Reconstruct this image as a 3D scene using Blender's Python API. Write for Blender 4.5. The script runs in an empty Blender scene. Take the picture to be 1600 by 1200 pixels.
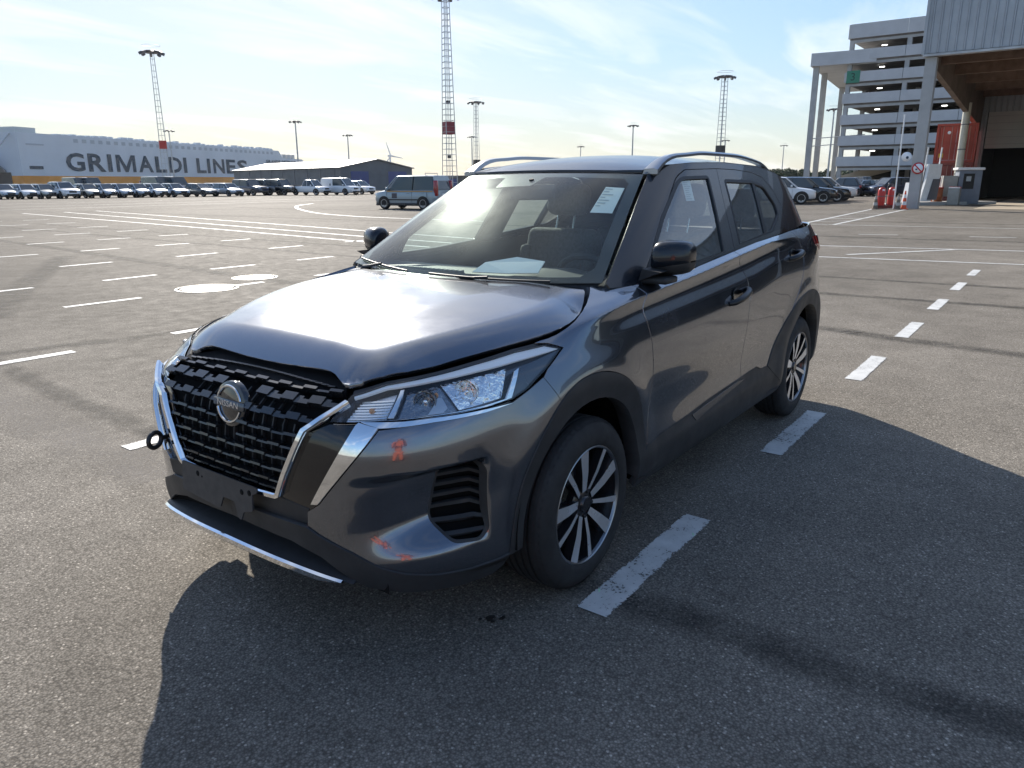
import bpy, bmesh, math, random
import numpy as np
from mathutils import Vector, Matrix
R = math.radians
rng = random.Random(7)
scene = bpy.context.scene
COL = scene.collection
# ------------------------------------------------------------------ camera
CAM_F, CAM_YAW, CAM_PITCH, CAM_ROLL = 1163.755, -2.506195, 0.265701, -0.00506
CAM_LOC = np.array((2.22227, 2.14229, 1.48934))
def cam_axes():
    f = np.array([math.cos(CAM_PITCH)*math.cos(CAM_YAW), math.cos(CAM_PITCH)*math.sin(CAM_YAW), -math.sin(CAM_PITCH)])
    r = np.array([math.sin(CAM_YAW), -math.cos(CAM_YAW), 0.])
    u = np.cross(r, f)
    c, s = math.cos(CAM_ROLL), math.sin(CAM_ROLL)
    return c*r+s*u, c*u-s*r, f
_r, _u, _f = cam_axes()
cd = bpy.data.cameras.new('camera'); cam = bpy.data.objects.new('camera', cd); COL.objects.link(cam)
cam.matrix_world = Matrix(((_r[0], _u[0], -_f[0], CAM_LOC[0]), (_r[1], _u[1], -_f[1], CAM_LOC[1]), (_r[2], _u[2], -_f[2], CAM_LOC[2]), (0, 0, 0, 1)))
cd.sensor_width = 36; cd.lens = CAM_F/1600*36; cd.clip_start = 0.05; cd.clip_end = 8000
scene.camera = cam
# ------------------------------------------------------------------ sky, sun, exposure
SUN_AZ, SUN_EL = R(-124.5), R(31)
world = bpy.data.worlds.new('World'); scene.world = world; world.use_nodes = True
nt = world.node_tree; nt.nodes.clear()
wo = nt.nodes.new('ShaderNodeOutputWorld'); bg = nt.nodes.new('ShaderNodeBackground')
sky = nt.nodes.new('ShaderNodeTexSky'); sky.sky_type = 'NISHITA'; sky.sun_disc = False
sky.sun_elevation = SUN_EL; sky.sun_rotation = R(90)-SUN_AZ
sky.air_density = 1.0; sky.dust_density = 0.6; sky.ozone_density = 3.5; sky.altitude = 0
# thin high cirrus, projected on the sky dome
tc = nt.nodes.new('ShaderNodeTexCoord'); sep = nt.nodes.new('ShaderNodeSeparateXYZ')
nt.links.new(tc.outputs['Generated'], sep.inputs[0])
zz = nt.nodes.new('ShaderNodeMath'); zz.operation = 'MAXIMUM'; zz.inputs[1].default_value = 0.0; nt.links.new(sep.outputs[2], zz.inputs[0])
za = nt.nodes.new('ShaderNodeMath'); za.operation = 'ADD'; za.inputs[1].default_value = 0.09; nt.links.new(zz.outputs[0], za.inputs[0])
dv = nt.nodes.new('ShaderNodeVectorMath'); dv.operation = 'DIVIDE'; cmb = nt.nodes.new('ShaderNodeCombineXYZ')
for k in range(3): nt.links.new(za.outputs[0], cmb.inputs[k])
nt.links.new(tc.outputs['Generated'], dv.inputs[0]); nt.links.new(cmb.outputs[0], dv.inputs[1])
mp = nt.nodes.new('ShaderNodeMapping'); mp.inputs['Scale'].default_value = (0.35, 1.1, 0.0); mp.inputs['Rotation'].default_value = (0, 0, R(28))
nt.links.new(dv.outputs[0], mp.inputs[0])
nz = nt.nodes.new('ShaderNodeTexNoise'); nz.inputs['Scale'].default_value = 1.5; nz.inputs['Detail'].default_value = 9; nz.inputs['Roughness'].default_value = 0.58; nz.inputs['Distortion'].default_value = 0.6
nt.links.new(mp.outputs[0], nz.inputs['Vector'])
rp = nt.nodes.new('ShaderNodeValToRGB'); rp.color_ramp.elements[0].position = 0.48; rp.color_ramp.elements[0].color = (0, 0, 0, 1); rp.color_ramp.elements[1].position = 0.68; rp.color_ramp.elements[1].color = (1, 1, 1, 1)
nt.links.new(nz.outputs[0], rp.inputs[0])
fac = nt.nodes.new('ShaderNodeMath'); fac.operation = 'MULTIPLY'; fac.inputs[1].default_value = 0.55; nt.links.new(rp.outputs[0], fac.inputs[0])
mx = nt.nodes.new('ShaderNodeMixRGB'); mx.blend_type = 'MIX'; mx.inputs[2].default_value = (3.7, 3.75, 3.75, 1)
hz = nt.nodes.new('ShaderNodeMapRange'); hz.interpolation_type = 'SMOOTHSTEP'; hz.inputs[1].default_value = 0.0; hz.inputs[2].default_value = 0.16; hz.inputs[3].default_value = 0.45; hz.inputs[4].default_value = 0.0; nt.links.new(zz.outputs[0], hz.inputs[0])
# sky luminance compressed in the shader: the brightest air is held down, hue kept
bw = nt.nodes.new('ShaderNodeRGBToBW'); nt.links.new(sky.outputs[0], bw.inputs[0])
kk = nt.nodes.new('ShaderNodeMath'); kk.operation = 'MULTIPLY_ADD'; kk.inputs[1].default_value = 1/4.2; kk.inputs[2].default_value = 1.0; nt.links.new(bw.outputs[0], kk.inputs[0])
ki = nt.nodes.new('ShaderNodeMath'); ki.operation = 'DIVIDE'; ki.inputs[0].default_value = 1.0; nt.links.new(kk.outputs[0], ki.inputs[1])
sc_ = nt.nodes.new('ShaderNodeVectorMath'); sc_.operation = 'SCALE'; nt.links.new(sky.outputs[0], sc_.inputs[0]); nt.links.new(ki.outputs[0], sc_.inputs['Scale'])
hm = nt.nodes.new('ShaderNodeMixRGB'); hm.inputs[2].default_value = (2.45, 2.60, 2.65, 1); nt.links.new(hz.outputs[0], hm.inputs[0]); nt.links.new(sc_.outputs[0], hm.inputs[1])
nt.links.new(fac.outputs[0], mx.inputs[0]); nt.links.new(hm.outputs[0], mx.inputs[1])
nt.links.new(mx.outputs[0], bg.inputs[0]); bg.inputs[1].default_value = 0.112
nt.links.new(bg.outputs[0], wo.inputs[0])
sd = bpy.data.lights.new('sun', 'SUN'); sun = bpy.data.objects.new('sun', sd); COL.objects.link(sun)
sd.energy = 2.9; sd.angle = R(0.53); sd.color = (1.0, 0.93, 0.83)
sdir = Vector((math.cos(SUN_AZ)*math.cos(SUN_EL), math.sin(SUN_AZ)*math.cos(SUN_EL), math.sin(SUN_EL)))
sun.rotation_euler = sdir.to_track_quat('Z', 'Y').to_euler(); sun.location = (-20, -30, 40)
scene.view_settings.view_transform = 'Standard'; scene.view_settings.look = 'None'
scene.view_settings.gamma = 1; scene.view_settings.use_curve_mapping = False
scene.view_settings.exposure = 1.5
scene.cycles.max_bounces = 12; scene.cycles.transparent_max_bounces = 24
# ------------------------------------------------------------------ helpers: tags
def tag(o, label=None, cat=None, group=None, kind=None):
    if label: o['label'] = label
    if cat: o['category'] = cat
    if group: o['group'] = group
    if kind: o['kind'] = kind
    return o
def empty(name, loc=(0, 0, 0), rz=0, label=None, cat=None, group=None):
    o = bpy.data.objects.new(name, None); COL.objects.link(o); o.empty_display_size = 0.2
    o.location = loc; o.rotation_euler = (0, 0, rz)
    return tag(o, label, cat, group)
def copy_tree(o, parent=None):
    c = o.copy(); COL.objects.link(c); c.parent = parent
    for ch in list(o.children): copy_tree(ch, c)
    return c
# ------------------------------------------------------------------ helpers: materials
MATS = {}
def mat(name, col=(.5, .5, .5), rough=.5, metal=0., coat=0., coat_rough=.03, spec=.5, trans=0., emit=None, es=0., noise=None, bump=None, ior=1.45):
    """noise=(scale, amount): colour mottling;  bump=(scale, strength, distance)"""
    if name in MATS: return MATS[name]
    m = bpy.data.materials.new(name); m.use_nodes = True; t = m.node_tree; b = t.nodes['Principled BSDF']
    b.inputs['Base Color'].default_value = (*col, 1); b.inputs['Roughness'].default_value = rough; b.inputs['Metallic'].default_value = metal
    b.inputs['Coat Weight'].default_value = coat; b.inputs['Coat Roughness'].default_value = coat_rough
    b.inputs['Specular IOR Level'].default_value = spec; b.inputs['Transmission Weight'].default_value = trans; b.inputs['IOR'].default_value = ior
    if emit: b.inputs['Emission Color'].default_value = (*emit, 1); b.inputs['Emission Strength'].default_value = es
    if noise or bump:
        g = t.nodes.new('ShaderNodeTexCoord')
    if noise:
        n = t.nodes.new('ShaderNodeTexNoise'); n.inputs['Scale'].default_value = noise[0]; n.inputs['Detail'].default_value = 6; n.inputs['Roughness'].default_value = .6
        t.links.new(g.outputs['Object'], n.inputs['Vector'])
        r = t.nodes.new('ShaderNodeMapRange'); r.inputs[1].default_value = .3; r.inputs[2].default_value = .7; r.inputs[3].default_value = 1-noise[1]; r.inputs[4].default_value = 1+noise[1]
        t.links.new(n.outputs[0], r.inputs[0])
        x = t.nodes.new('ShaderNodeVectorMath'); x.operation = 'SCALE'; x.inputs[0].default_value = col; t.links.new(r.outputs[0], x.inputs['Scale'])
        t.links.new(x.outputs[0], b.inputs['Base Color'])
        rr = t.nodes.new('ShaderNodeMapRange'); rr.inputs[1].default_value = .3; rr.inputs[2].default_value = .7; rr.inputs[3].default_value = min(1, rough*1.12); rr.inputs[4].default_value = rough*.88
        t.links.new(n.outputs[0], rr.inputs[0]); t.links.new(rr.outputs[0], b.inputs['Roughness'])
    if bump:
        n2 = t.nodes.new('ShaderNodeTexNoise'); n2.inputs['Scale'].default_value = bump[0]; n2.inputs['Detail'].default_value = 3
        t.links.new(g.outputs['Object'], n2.inputs['Vector'])
        bp = t.nodes.new('ShaderNodeBump'); bp.inputs['Strength'].default_value = bump[1]; bp.inputs['Distance'].default_value = bump[2]
        t.links.new(n2.outputs[0], bp.inputs['Height']); t.links.new(bp.outputs[0], b.inputs['Normal'])
    MATS[name] = m
    return m
def glass_mat(name, tint=(.9, .95, .93), dust=0.0, dust_col=(.8, .8, .75), rough=0.0, ior=1.5, film_gloss=.5, film_rough=.4):
    """thin window glass: transparent with a fresnel reflection, plus a film of dust"""
    if name in MATS: return MATS[name]
    m = bpy.data.materials.new(name); m.use_nodes = True; t = m.node_tree; t.nodes.clear()
    o = t.nodes.new('ShaderNodeOutputMaterial'); tr = t.nodes.new('ShaderNodeBsdfTransparent'); tr.inputs[0].default_value = (*tint, 1)
    gl = t.nodes.new('ShaderNodeBsdfGlossy'); gl.inputs['Roughness'].default_value = rough
    fr = t.nodes.new('ShaderNodeFresnel')
    ge = t.nodes.new('ShaderNodeNewGeometry'); io = t.nodes.new('ShaderNodeMapRange'); io.inputs[3].default_value = ior; io.inputs[4].default_value = 1/ior; t.links.new(ge.outputs['Backfacing'], io.inputs[0]); t.links.new(io.outputs[0], fr.inputs[0])     # a thin pane reflects alike from both sides
    # both faces of the pane reflect
    k = t.nodes.new('ShaderNodeMath'); k.operation = 'MULTIPLY'; k.inputs[1].default_value = 1.45; k.use_clamp = True; t.links.new(fr.outputs[0], k.inputs[0])
    a = t.nodes.new('ShaderNodeMixShader'); t.links.new(k.outputs[0], a.inputs[0]); t.links.new(tr.outputs[0], a.inputs[1]); t.links.new(gl.outputs[0], a.inputs[2])
    last = a
    if dust > 0:
        df = t.nodes.new('ShaderNodeBsdfDiffuse'); df.inputs[0].default_value = (*dust_col, 1)
        tl = t.nodes.new('ShaderNodeBsdfGlossy'); tl.inputs['Color'].default_value = (*dust_col, 1); tl.inputs['Roughness'].default_value = film_rough
        ds = t.nodes.new('ShaderNodeMixShader'); ds.inputs[0].default_value = film_gloss; t.links.new(df.outputs[0], ds.inputs[1]); t.links.new(tl.outputs[0], ds.inputs[2])
        b = t.nodes.new('ShaderNodeMixShader'); t.links.new(a.outputs[0], b.inputs[1]); t.links.new(ds.outputs[0], b.inputs[2])
        g = t.nodes.new('ShaderNodeTexCoord'); n = t.nodes.new('ShaderNodeTexNoise'); n.inputs['Scale'].default_value = 3.5; n.inputs['Detail'].default_value = 7
        t.links.new(g.outputs['Object'], n.inputs['Vector'])
        r = t.nodes.new('ShaderNodeMapRange'); r.inputs[1].default_value = .3; r.inputs[2].default_value = .75; r.inputs[3].default_value = dust*.5; r.inputs[4].default_value = dust*1.6
        t.links.new(n.outputs[0], r.inputs[0]); t.links.new(r.outputs[0], b.inputs[0]); last = b
    t.links.new(last.outputs[0], o.inputs[0]); MATS[name] = m
    return m
# ------------------------------------------------------------------ helpers: mesh
class MB:
    """collects shapes for ONE mesh object"""
    def __init__(s): s.v = []; s.f = []; s.sm = []
    def add(s, verts, faces, smooth=False, M=None):
        o = len(s.v)
        for p in verts:
            p = Vector(p)
            s.v.append(tuple(M @ p) if M is not None else tuple(p))
        for f in faces: s.f.append(tuple(i+o for i in f)); s.sm.append(smooth)
        return s
    def box(s, x0, x1, y0, y1, z0, z1, M=None):
        v = [(x0, y0, z0), (x1, y0, z0), (x1, y1, z0), (x0, y1, z0), (x0, y0, z1), (x1, y0, z1), (x1, y1, z1), (x0, y1, z1)]
        return s.add(v, [(0, 3, 2, 1), (4, 5, 6, 7), (0, 1, 5, 4), (1, 2, 6, 5), (2, 3, 7, 6), (3, 0, 4, 7)], False, M)
    def rbox(s, x0, x1, y0, y1, z0, z1, r=.01, seg=2, M=None):
        """box with rounded edges"""
        bm = bmesh.new(); bmesh.ops.create_cube(bm, size=1)
        for w in bm.verts: w.co = ((x0+x1)/2+w.co.x*(x1-x0), (y0+y1)/2+w.co.y*(y1-y0), (z0+z1)/2+w.co.z*(z1-z0))
        bmesh.ops.bevel(bm, geom=bm.edges[:], offset=r, segments=seg, affect='EDGES', profile=.5)
        bm.verts.index_update()
        s.add([w.co[:] for w in bm.verts], [[w.index for w in f.verts] for f in bm.faces], True, M); bm.free(); return s
    def prism(s, poly, ax, a0, a1, M=None):
        """extrude a 2D polygon along axis ax (0,1,2); poly given in the remaining two axes, in order"""
        n = len(poly)
        def mk(p, a):
            if ax == 0: return (a, p[0], p[1])
            if ax == 1: return (p[0], a, p[1])
            return (p[0], p[1], a)
        area = sum(poly[i][0]*poly[(i+1) % n][1]-poly[(i+1) % n][0]*poly[i][1] for i in range(n))
        P = list(poly) if area > 0 else list(poly)[::-1]
        flip = (ax == 1)
        if a1 < a0: a0, a1 = a1, a0
        v = [mk(p, a0) for p in P]+[mk(p, a1) for p in P]
        F = [tuple(range(n))[::-1], tuple(range(n, 2*n))]+[(i, (i+1) % n, n+(i+1) % n, n+i) for i in range(n)]
        if flip: F = [f[::-1] for f in F]
        return s.add(v, F, False, M)
    def tube(s, pts, r, n=8, cap=True, M=None, closed=False, smooth=True):
        pts = [Vector(p) for p in pts]; m = len(pts)
        rs = r if isinstance(r, (list, tuple)) else [r]*m
        V = []; up = None
        for i in range(m):
            if closed: d = (pts[(i+1) % m]-pts[i-1]).normalized()
            else: d = (pts[min(i+1, m-1)]-pts[max(i-1, 0)]).normalized()
            if up is None:
                up = Vector((0, 0, 1)) if abs(d.z) < .9 else Vector((1, 0, 0))
            a = (up-d*up.dot(d))
            if a.length < 1e-5: a = d.orthogonal()
            a.normalize(); b = d.cross(a); up = a
            for k in range(n):
                t = 2*math.pi*k/n; V.append(pts[i]+(a*math.cos(t)+b*math.sin(t))*rs[i])
        F = []
        for i in range(m if closed else m-1):
            j = (i+1) % m
            for k in range(n): F.append((i*n+k, i*n+(k+1) % n, j*n+(k+1) % n, j*n+k))
        s.add(V, F, smooth, M)
        if cap and not closed:
            s.add(V[:n], [tuple(range(n))[::-1]], False, M); s.add(V[-n:], [tuple(range(n))], False, M)
        return s
    def bar(s, p, q, w, h=None, M=None, up=(0, 0, 1)):
        """square-section bar from p to q"""
        p = Vector(p); q = Vector(q); h = h or w; d = (q-p).normalized(); u = Vector(up)
        if abs(d.dot(u)) > .95: u = Vector((1, 0, 0))
        a = d.cross(u).normalized(); b = a.cross(d)
        V = [e+a*x*w/2+b*y*h/2 for e in (p, q) for x, y in ((-1, -1), (1, -1), (1, 1), (-1, 1))]
        return s.add(V, [(0, 3, 2, 1), (4, 5, 6, 7), (0, 1, 5, 4), (1, 2, 6, 5), (2, 3, 7, 6), (3, 0, 4, 7)][::1], False, M)
    def lathe(s, prof, n=48, axis='y', M=None, smooth=True, close=False):
        """prof: list of (r, h); revolve about axis"""
        V = []
        for (r, h) in prof:
            for k in range(n):
                t = 2*math.pi*k/n; c, d = r*math.cos(t), r*math.sin(t)
                V.append((c, h, d) if axis == 'y' else ((h, c, d) if axis == 'x' else (c, d, h)))
        F = []
        m = len(prof)
        for i in range(m if close else m-1):
            j = (i+1) % m
            for k in range(n):
                q = (i*n+k, i*n+(k+1) % n, j*n+(k+1) % n, j*n+k)
                F.append(q)
        return s.add(V, F, smooth, M)
    def fixnormals(s):
        s._fix = True; return s
    def mesh(s, name, m):
        me = bpy.data.meshes.new(name); me.from_pydata(s.v, [], s.f)
        me.polygons.foreach_set('use_smooth', s.sm); me.update()
        if getattr(s, '_fix', False):
            bm = bmesh.new(); bm.from_mesh(me); bmesh.ops.remove_doubles(bm, verts=bm.verts, dist=1e-6); bmesh.ops.recalc_face_normals(bm, faces=bm.faces); bm.to_mesh(me); bm.free()
        if m is not None: me.materials.append(m)
        return me
    def build(s, name, m, parent=None, loc=None, rz=0, smooth_angle=None):
        me = s.mesh(name, m)
        if smooth_angle is not None:
            me.polygons.foreach_set('use_smooth', [True]*len(me.polygons)); me.set_sharp_from_angle(angle=R(smooth_angle))
        o = bpy.data.objects.new(name, me); COL.objects.link(o); o.parent = parent
        if loc is not None: o.location = loc; o.rotation_euler = (0, 0, rz)
        return o
def rotM(ax, ang): return Matrix.Rotation(ang, 4, ax)
def trM(*v): return Matrix.Translation(Vector(v))
# ------------------------------------------------------------------ helpers: curves and parametric surfaces
def pchip_slopes(x, y):
    h = np.diff(x); d = np.diff(y)/h; m = np.zeros(len(x))
    for i in range(1, len(x)-1):
        if d[i-1]*d[i] > 0:
            w1, w2 = 2*h[i]+h[i-1], h[i]+2*h[i-1]; m[i] = (w1+w2)/(w1/d[i-1]+w2/d[i])
    m[0] = d[0]; m[-1] = d[-1]
    return m
class PC:
    """monotone cubic through knots, linear beyond"""
    def __init__(s, x, y):
        s.x = np.array(x, float); s.y = np.array(y, float); s.m = pchip_slopes(s.x, s.y)
    def __call__(s, t):
        t = np.asarray(t, float); tc = np.clip(t, s.x[0], s.x[-1])
        i = np.clip(np.searchsorted(s.x, tc, side='right')-1, 0, len(s.x)-2); h = s.x[i+1]-s.x[i]; u = (tc-s.x[i])/h
        r = (1+2*u)*(1-u)**2*s.y[i]+u*(1-u)**2*h*s.m[i]+u*u*(3-2*u)*s.y[i+1]+u*u*(u-1)*h*s.m[i+1]
        return r+np.where(t < s.x[0], (t-s.x[0])*s.m[0], 0)+np.where(t > s.x[-1], (t-s.x[-1])*s.m[-1], 0)
class CS:
    """natural cubic spline through knots (smooth curvature), linear beyond"""
    def __init__(s, x, y):
        x = s.x = np.array(x, float); y = s.y = np.array(y, float); n = len(x); h = np.diff(x)
        A = np.zeros((n, n)); b = np.zeros(n); A[0, 0] = A[-1, -1] = 1
        for i in range(1, n-1):
            A[i, i-1] = h[i-1]; A[i, i] = 2*(h[i-1]+h[i]); A[i, i+1] = h[i]; b[i] = 6*((y[i+1]-y[i])/h[i]-(y[i]-y[i-1])/h[i-1])
        s.M = np.linalg.solve(A, b); s.h = h
        s.d0 = (y[1]-y[0])/h[0]-h[0]*(2*s.M[0]+s.M[1])/6; s.d1 = (y[-1]-y[-2])/h[-1]+h[-1]*(s.M[-2]+2*s.M[-1])/6
    def __call__(s, t):
        t = np.asarray(t, float); tc = np.clip(t, s.x[0], s.x[-1]); i = np.clip(np.searchsorted(s.x, tc, side='right')-1, 0, len(s.x)-2); h = s.h[i]
        a = (s.x[i+1]-tc)/h; b = (tc-s.x[i])/h
        r = a*s.y[i]+b*s.y[i+1]+((a**3-a)*s.M[i]+(b**3-b)*s.M[i+1])*h*h/6
        return r+np.where(t < s.x[0], (t-s.x[0])*s.d0, 0)+np.where(t > s.x[-1], (t-s.x[-1])*s.d1, 0)
def sstep(a, b, x):
    u = np.clip((np.asarray(x, float)-a)/(b-a), 0, 1); return u*u*(3-2*u)
def densify(poly, h=.03, closed=True):
    out = []; n = len(poly)
    for i in range(n if closed else n-1):
        a = np.array(poly[i], float); b = np.array(poly[(i+1) % n], float); k = max(1, int(np.linalg.norm(b-a)/h))
        for j in range(k): out.append(tuple(a+(b-a)*j/k))
    if not closed: out.append(tuple(poly[-1]))
    return out
def roundpoly(poly, r, seg=4):
    """round the corners of a closed polygon; r a number or one per corner"""
    out = []; n = len(poly)
    rs = r if isinstance(r, (list, tuple)) else [r]*n
    for i in range(n):
        p = np.array(poly[i], float); a = np.array(poly[i-1], float)-p; b = np.array(poly[(i+1) % n], float)-p
        la, lb = np.linalg.norm(a), np.linalg.norm(b); k = min(rs[i], la*.45, lb*.45)
        if k < 1e-5: out.append(tuple(p)); continue
        A, B = p+a/la*k, p+b/lb*k
        for j in range(seg+1):
            t = j/seg; out.append(tuple((1-t)**2*A+2*t*(1-t)*p+t*t*B))
    return out
def crom(pts, k=8, closed=False):
    """smooth curve through points (Catmull-Rom), any dimension"""
    P = [np.array(p, float) for p in pts]; n = len(P); out = []
    for i in range(n if closed else n-1):
        if closed: a, b, c, d = P[i-1], P[i], P[(i+1) % n], P[(i+2) % n]
        else: a, b, c, d = P[max(i-1, 0)], P[i], P[i+1], P[min(i+2, n-1)]
        for j in range(k):
            t = j/k; out.append(.5*((2*b)+(-a+c)*t+(2*a-5*b+4*c-d)*t*t+(-a+3*b-3*c+d)*t**3))
    if not closed: out.append(P[-1])
    return [tuple(p) for p in out]
def area2(p): return sum(p[i-1][0]*p[i][1]-p[i][0]*p[i-1][1] for i in range(len(p)))
def inset_poly(poly, d):
    """move every edge of a closed polygon inwards by d"""
    P = [np.array(p, float) for p in poly]; n = len(P); s = 1 if area2(poly) > 0 else -1; out = []
    P = [p for i, p in enumerate(P) if np.linalg.norm(p-P[i-1]) > 1e-7]; n = len(P)
    for i in range(n):
        e0 = P[i]-P[i-1]; e1 = P[(i+1) % n]-P[i]; e0 /= np.linalg.norm(e0); e1 /= np.linalg.norm(e1)
        n0 = np.array((-e0[1], e0[0]))*s; n1 = np.array((-e1[1], e1[0]))*s; m = n0+n1; l = m@m
        m = m*2/l if l > .35 else m/max(math.sqrt(l), 1e-6)*1.5
        out.append(tuple(P[i]+m*d))
    return out
def clip_rect(poly, x0, x1, y0, y1):
    def cut(P, ax, v, keep_gt):
        out = []; n = len(P)
        for i in range(n):
            a, b = P[i-1], P[i]; ia = (a[ax] >= v) if keep_gt else (a[ax] <= v); ib = (b[ax] >= v) if keep_gt else (b[ax] <= v)
            if ia != ib:
                t = (v-a[ax])/(b[ax]-a[ax]); q = [a[0]+(b[0]-a[0])*t, a[1]+(b[1]-a[1])*t]; q[ax] = v; out.append(tuple(q))
            if ib: out.append(b)
        return out
    for ax, v, g in ((0, x0, True), (0, x1, False), (1, y0, True), (1, y1, False)):
        if len(poly) < 3: return []
        poly = cut(poly, ax, v, g)
    out = []
    for p in poly:
        if not out or abs(p[0]-out[-1][0])+abs(p[1]-out[-1][1]) > 1e-7: out.append(p)
    if len(out) > 2 and abs(out[0][0]-out[-1][0])+abs(out[0][1]-out[-1][1]) < 1e-7: out.pop()
    return out if len(out) > 2 and abs(area2(out)) > 1e-10 else []
def inside(poly, X, Y):
    r = np.zeros(X.shape, bool); n = len(poly)
    for i in range(n):
        (x1, y1), (x2, y2) = poly[i-1], poly[i]
        if y1 == y2: continue
        c = ((y1 > Y) != (y2 > Y)) & (X < (x2-x1)*(Y-y1)/(y2-y1)+x1); r ^= c
    return r
def surf_normals(S, A, B, sgn):
    e = 1e-3; n = np.cross(S(A+e, B)-S(A-e, B), S(A, B+e)-S(A, B-e)); l = np.linalg.norm(n, axis=1); l[l == 0] = 1
    return n/l[:, None]*sgn
def panel(name, S, poly, m, parent, h=.02, hb=None, inset=.0018, depth=.012, off=0., side=1, sgn=1, flange_mat=None, both=False):
    """cut the region poly (in the surface's own two parameters) out of surface S(a,b) as a sheet with an edge return.
    side=-1 mirrors to the other side of the car, both=True joins the two mirrored halves"""
    hb = hb or h
    V = {}; pts = []; F = []
    def vid(p):
        k = (round(p[0]*1e5), round(p[1]*1e5))
        if k not in V: V[k] = len(pts); pts.append(p)
        return V[k]
    for pl in (poly if isinstance(poly[0], list) else [poly]):
        if inset: pl = inset_poly(pl, inset)
        panel_cells([tuple(map(float, p)) for p in pl], h, hb, pts, F, vid)
    A = np.array([p[0] for p in pts]); B = np.array([p[1] for p in pts])
    return panel_mesh(name, S, A, B, F, m, parent, depth, off, side, sgn, both)
def panel_cells(poly, h, hb, pts, F, vid):
    xs = [p[0] for p in poly]; ys = [p[1] for p in poly]
    i0, i1 = math.floor(min(xs)/h), math.ceil(max(xs)/h); j0, j1 = math.floor(min(ys)/hb), math.ceil(max(ys)/hb)
    nx, ny = i1-i0, j1-j0
    mark = np.zeros((nx, ny), bool)
    for i in range(len(poly)):
        a, b = poly[i-1], poly[i]; k = max(2, int(max(abs(b[0]-a[0])/h, abs(b[1]-a[1])/hb)*30)+2)
        t = np.linspace(0, 1, k); u = (a[0]+(b[0]-a[0])*t)/h-i0; w = (a[1]+(b[1]-a[1])*t)/hb-j0
        for du in (-1e-6, 1e-6):
            mark[np.clip((u+du).astype(int), 0, nx-1), np.clip((w+du).astype(int), 0, ny-1)] = True
    CX, CY = np.meshgrid((np.arange(nx)+i0+.5)*h, (np.arange(ny)+j0+.5)*hb, indexing='ij')
    ins = inside(poly, CX, CY)
    def cell(x0, y0, w, d, lev):
        c = clip_rect(poly, x0, x0+w, y0, y0+d)
        if not c: return
        f = []
        for p in c:
            q = vid(p)
            if not f or f[-1] != q: f.append(q)
        if len(f) > 2 and f[0] == f[-1]: f.pop()
        if len(f) < 3: return
        if len(set(f)) != len(f):
            if lev < 5:
                for u in (0, .5):
                    for v in (0, .5): cell(x0+u*w, y0+v*d, w/2, d/2, lev+1)
            return
        if area2([pts[q] for q in f]) < 0: f = f[::-1]
        F.append(f)
    for i in range(nx):
        for j in range(ny):
            x0, y0 = (i+i0)*h, (j+j0)*hb
            if mark[i, j]: cell(x0, y0, h, hb, 0)
            elif ins[i, j]:
                F.append([vid((x0, y0)), vid((x0+h, y0)), vid((x0+h, y0+hb)), vid((x0, y0+hb))])
def panel_mesh(name, S, A, B, F, m, parent, depth, off, side, sgn, both):
    P = S(A, B); N = surf_normals(S, A, B, sgn); P = P+N*off
    if sgn < 0: F = [f[::-1] for f in F]
    cnt = {}
    for f in F:
        for k in range(len(f)):
            e = (f[k-1], f[k]); cnt[e] = cnt.get(e, 0)+1
    n0 = len(P); vs = [P]; ns = [N]; flf = 0
    if depth:
        bd = [e for e in cnt if (e[1], e[0]) not in cnt]
        top = []; nn = []; FF = []; q = n0
        for (a, b) in bd:
            t = P[b]-P[a]; l = np.linalg.norm(t)
            if l < 1e-6: continue
            w = np.cross(t/l, N[a]); 
            top += [P[a], P[b], P[b]-N[b]*depth, P[a]-N[a]*depth]; nn += [w*.8+N[a]*.6, w*.8+N[b]*.6, w, w]
            FF.append([q+1, q, q+3, q+2]); q += 4
        if top:
            vs.append(np.array(top)); ns.append(np.array(nn)); flf = len(FF); F = F+FF
    P = np.concatenate(vs); N = np.concatenate(ns)
    if both:
        k = len(P); P2 = P*[1, -1, 1]; N2 = N*[1, -1, 1]; nf = len(F)
        F = F+[[q+k for q in f[::-1]] for f in F]; P = np.concatenate([P, P2]); N = np.concatenate([N, N2])
    elif side < 0:
        P = P*[1, -1, 1]; N = N*[1, -1, 1]; F = [f[::-1] for f in F]
    N = N/np.maximum(np.linalg.norm(N, axis=1), 1e-9)[:, None]
    me = bpy.data.meshes.new(name); me.from_pydata(P.tolist(), [], F); me.polygons.foreach_set('use_smooth', [True]*len(me.polygons))
    me.materials.append(m); me.update()
    me.normals_split_custom_set_from_vertices(N.tolist())
    o = bpy.data.objects.new(name, me); COL.objects.link(o); o.parent = parent
    return o

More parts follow.
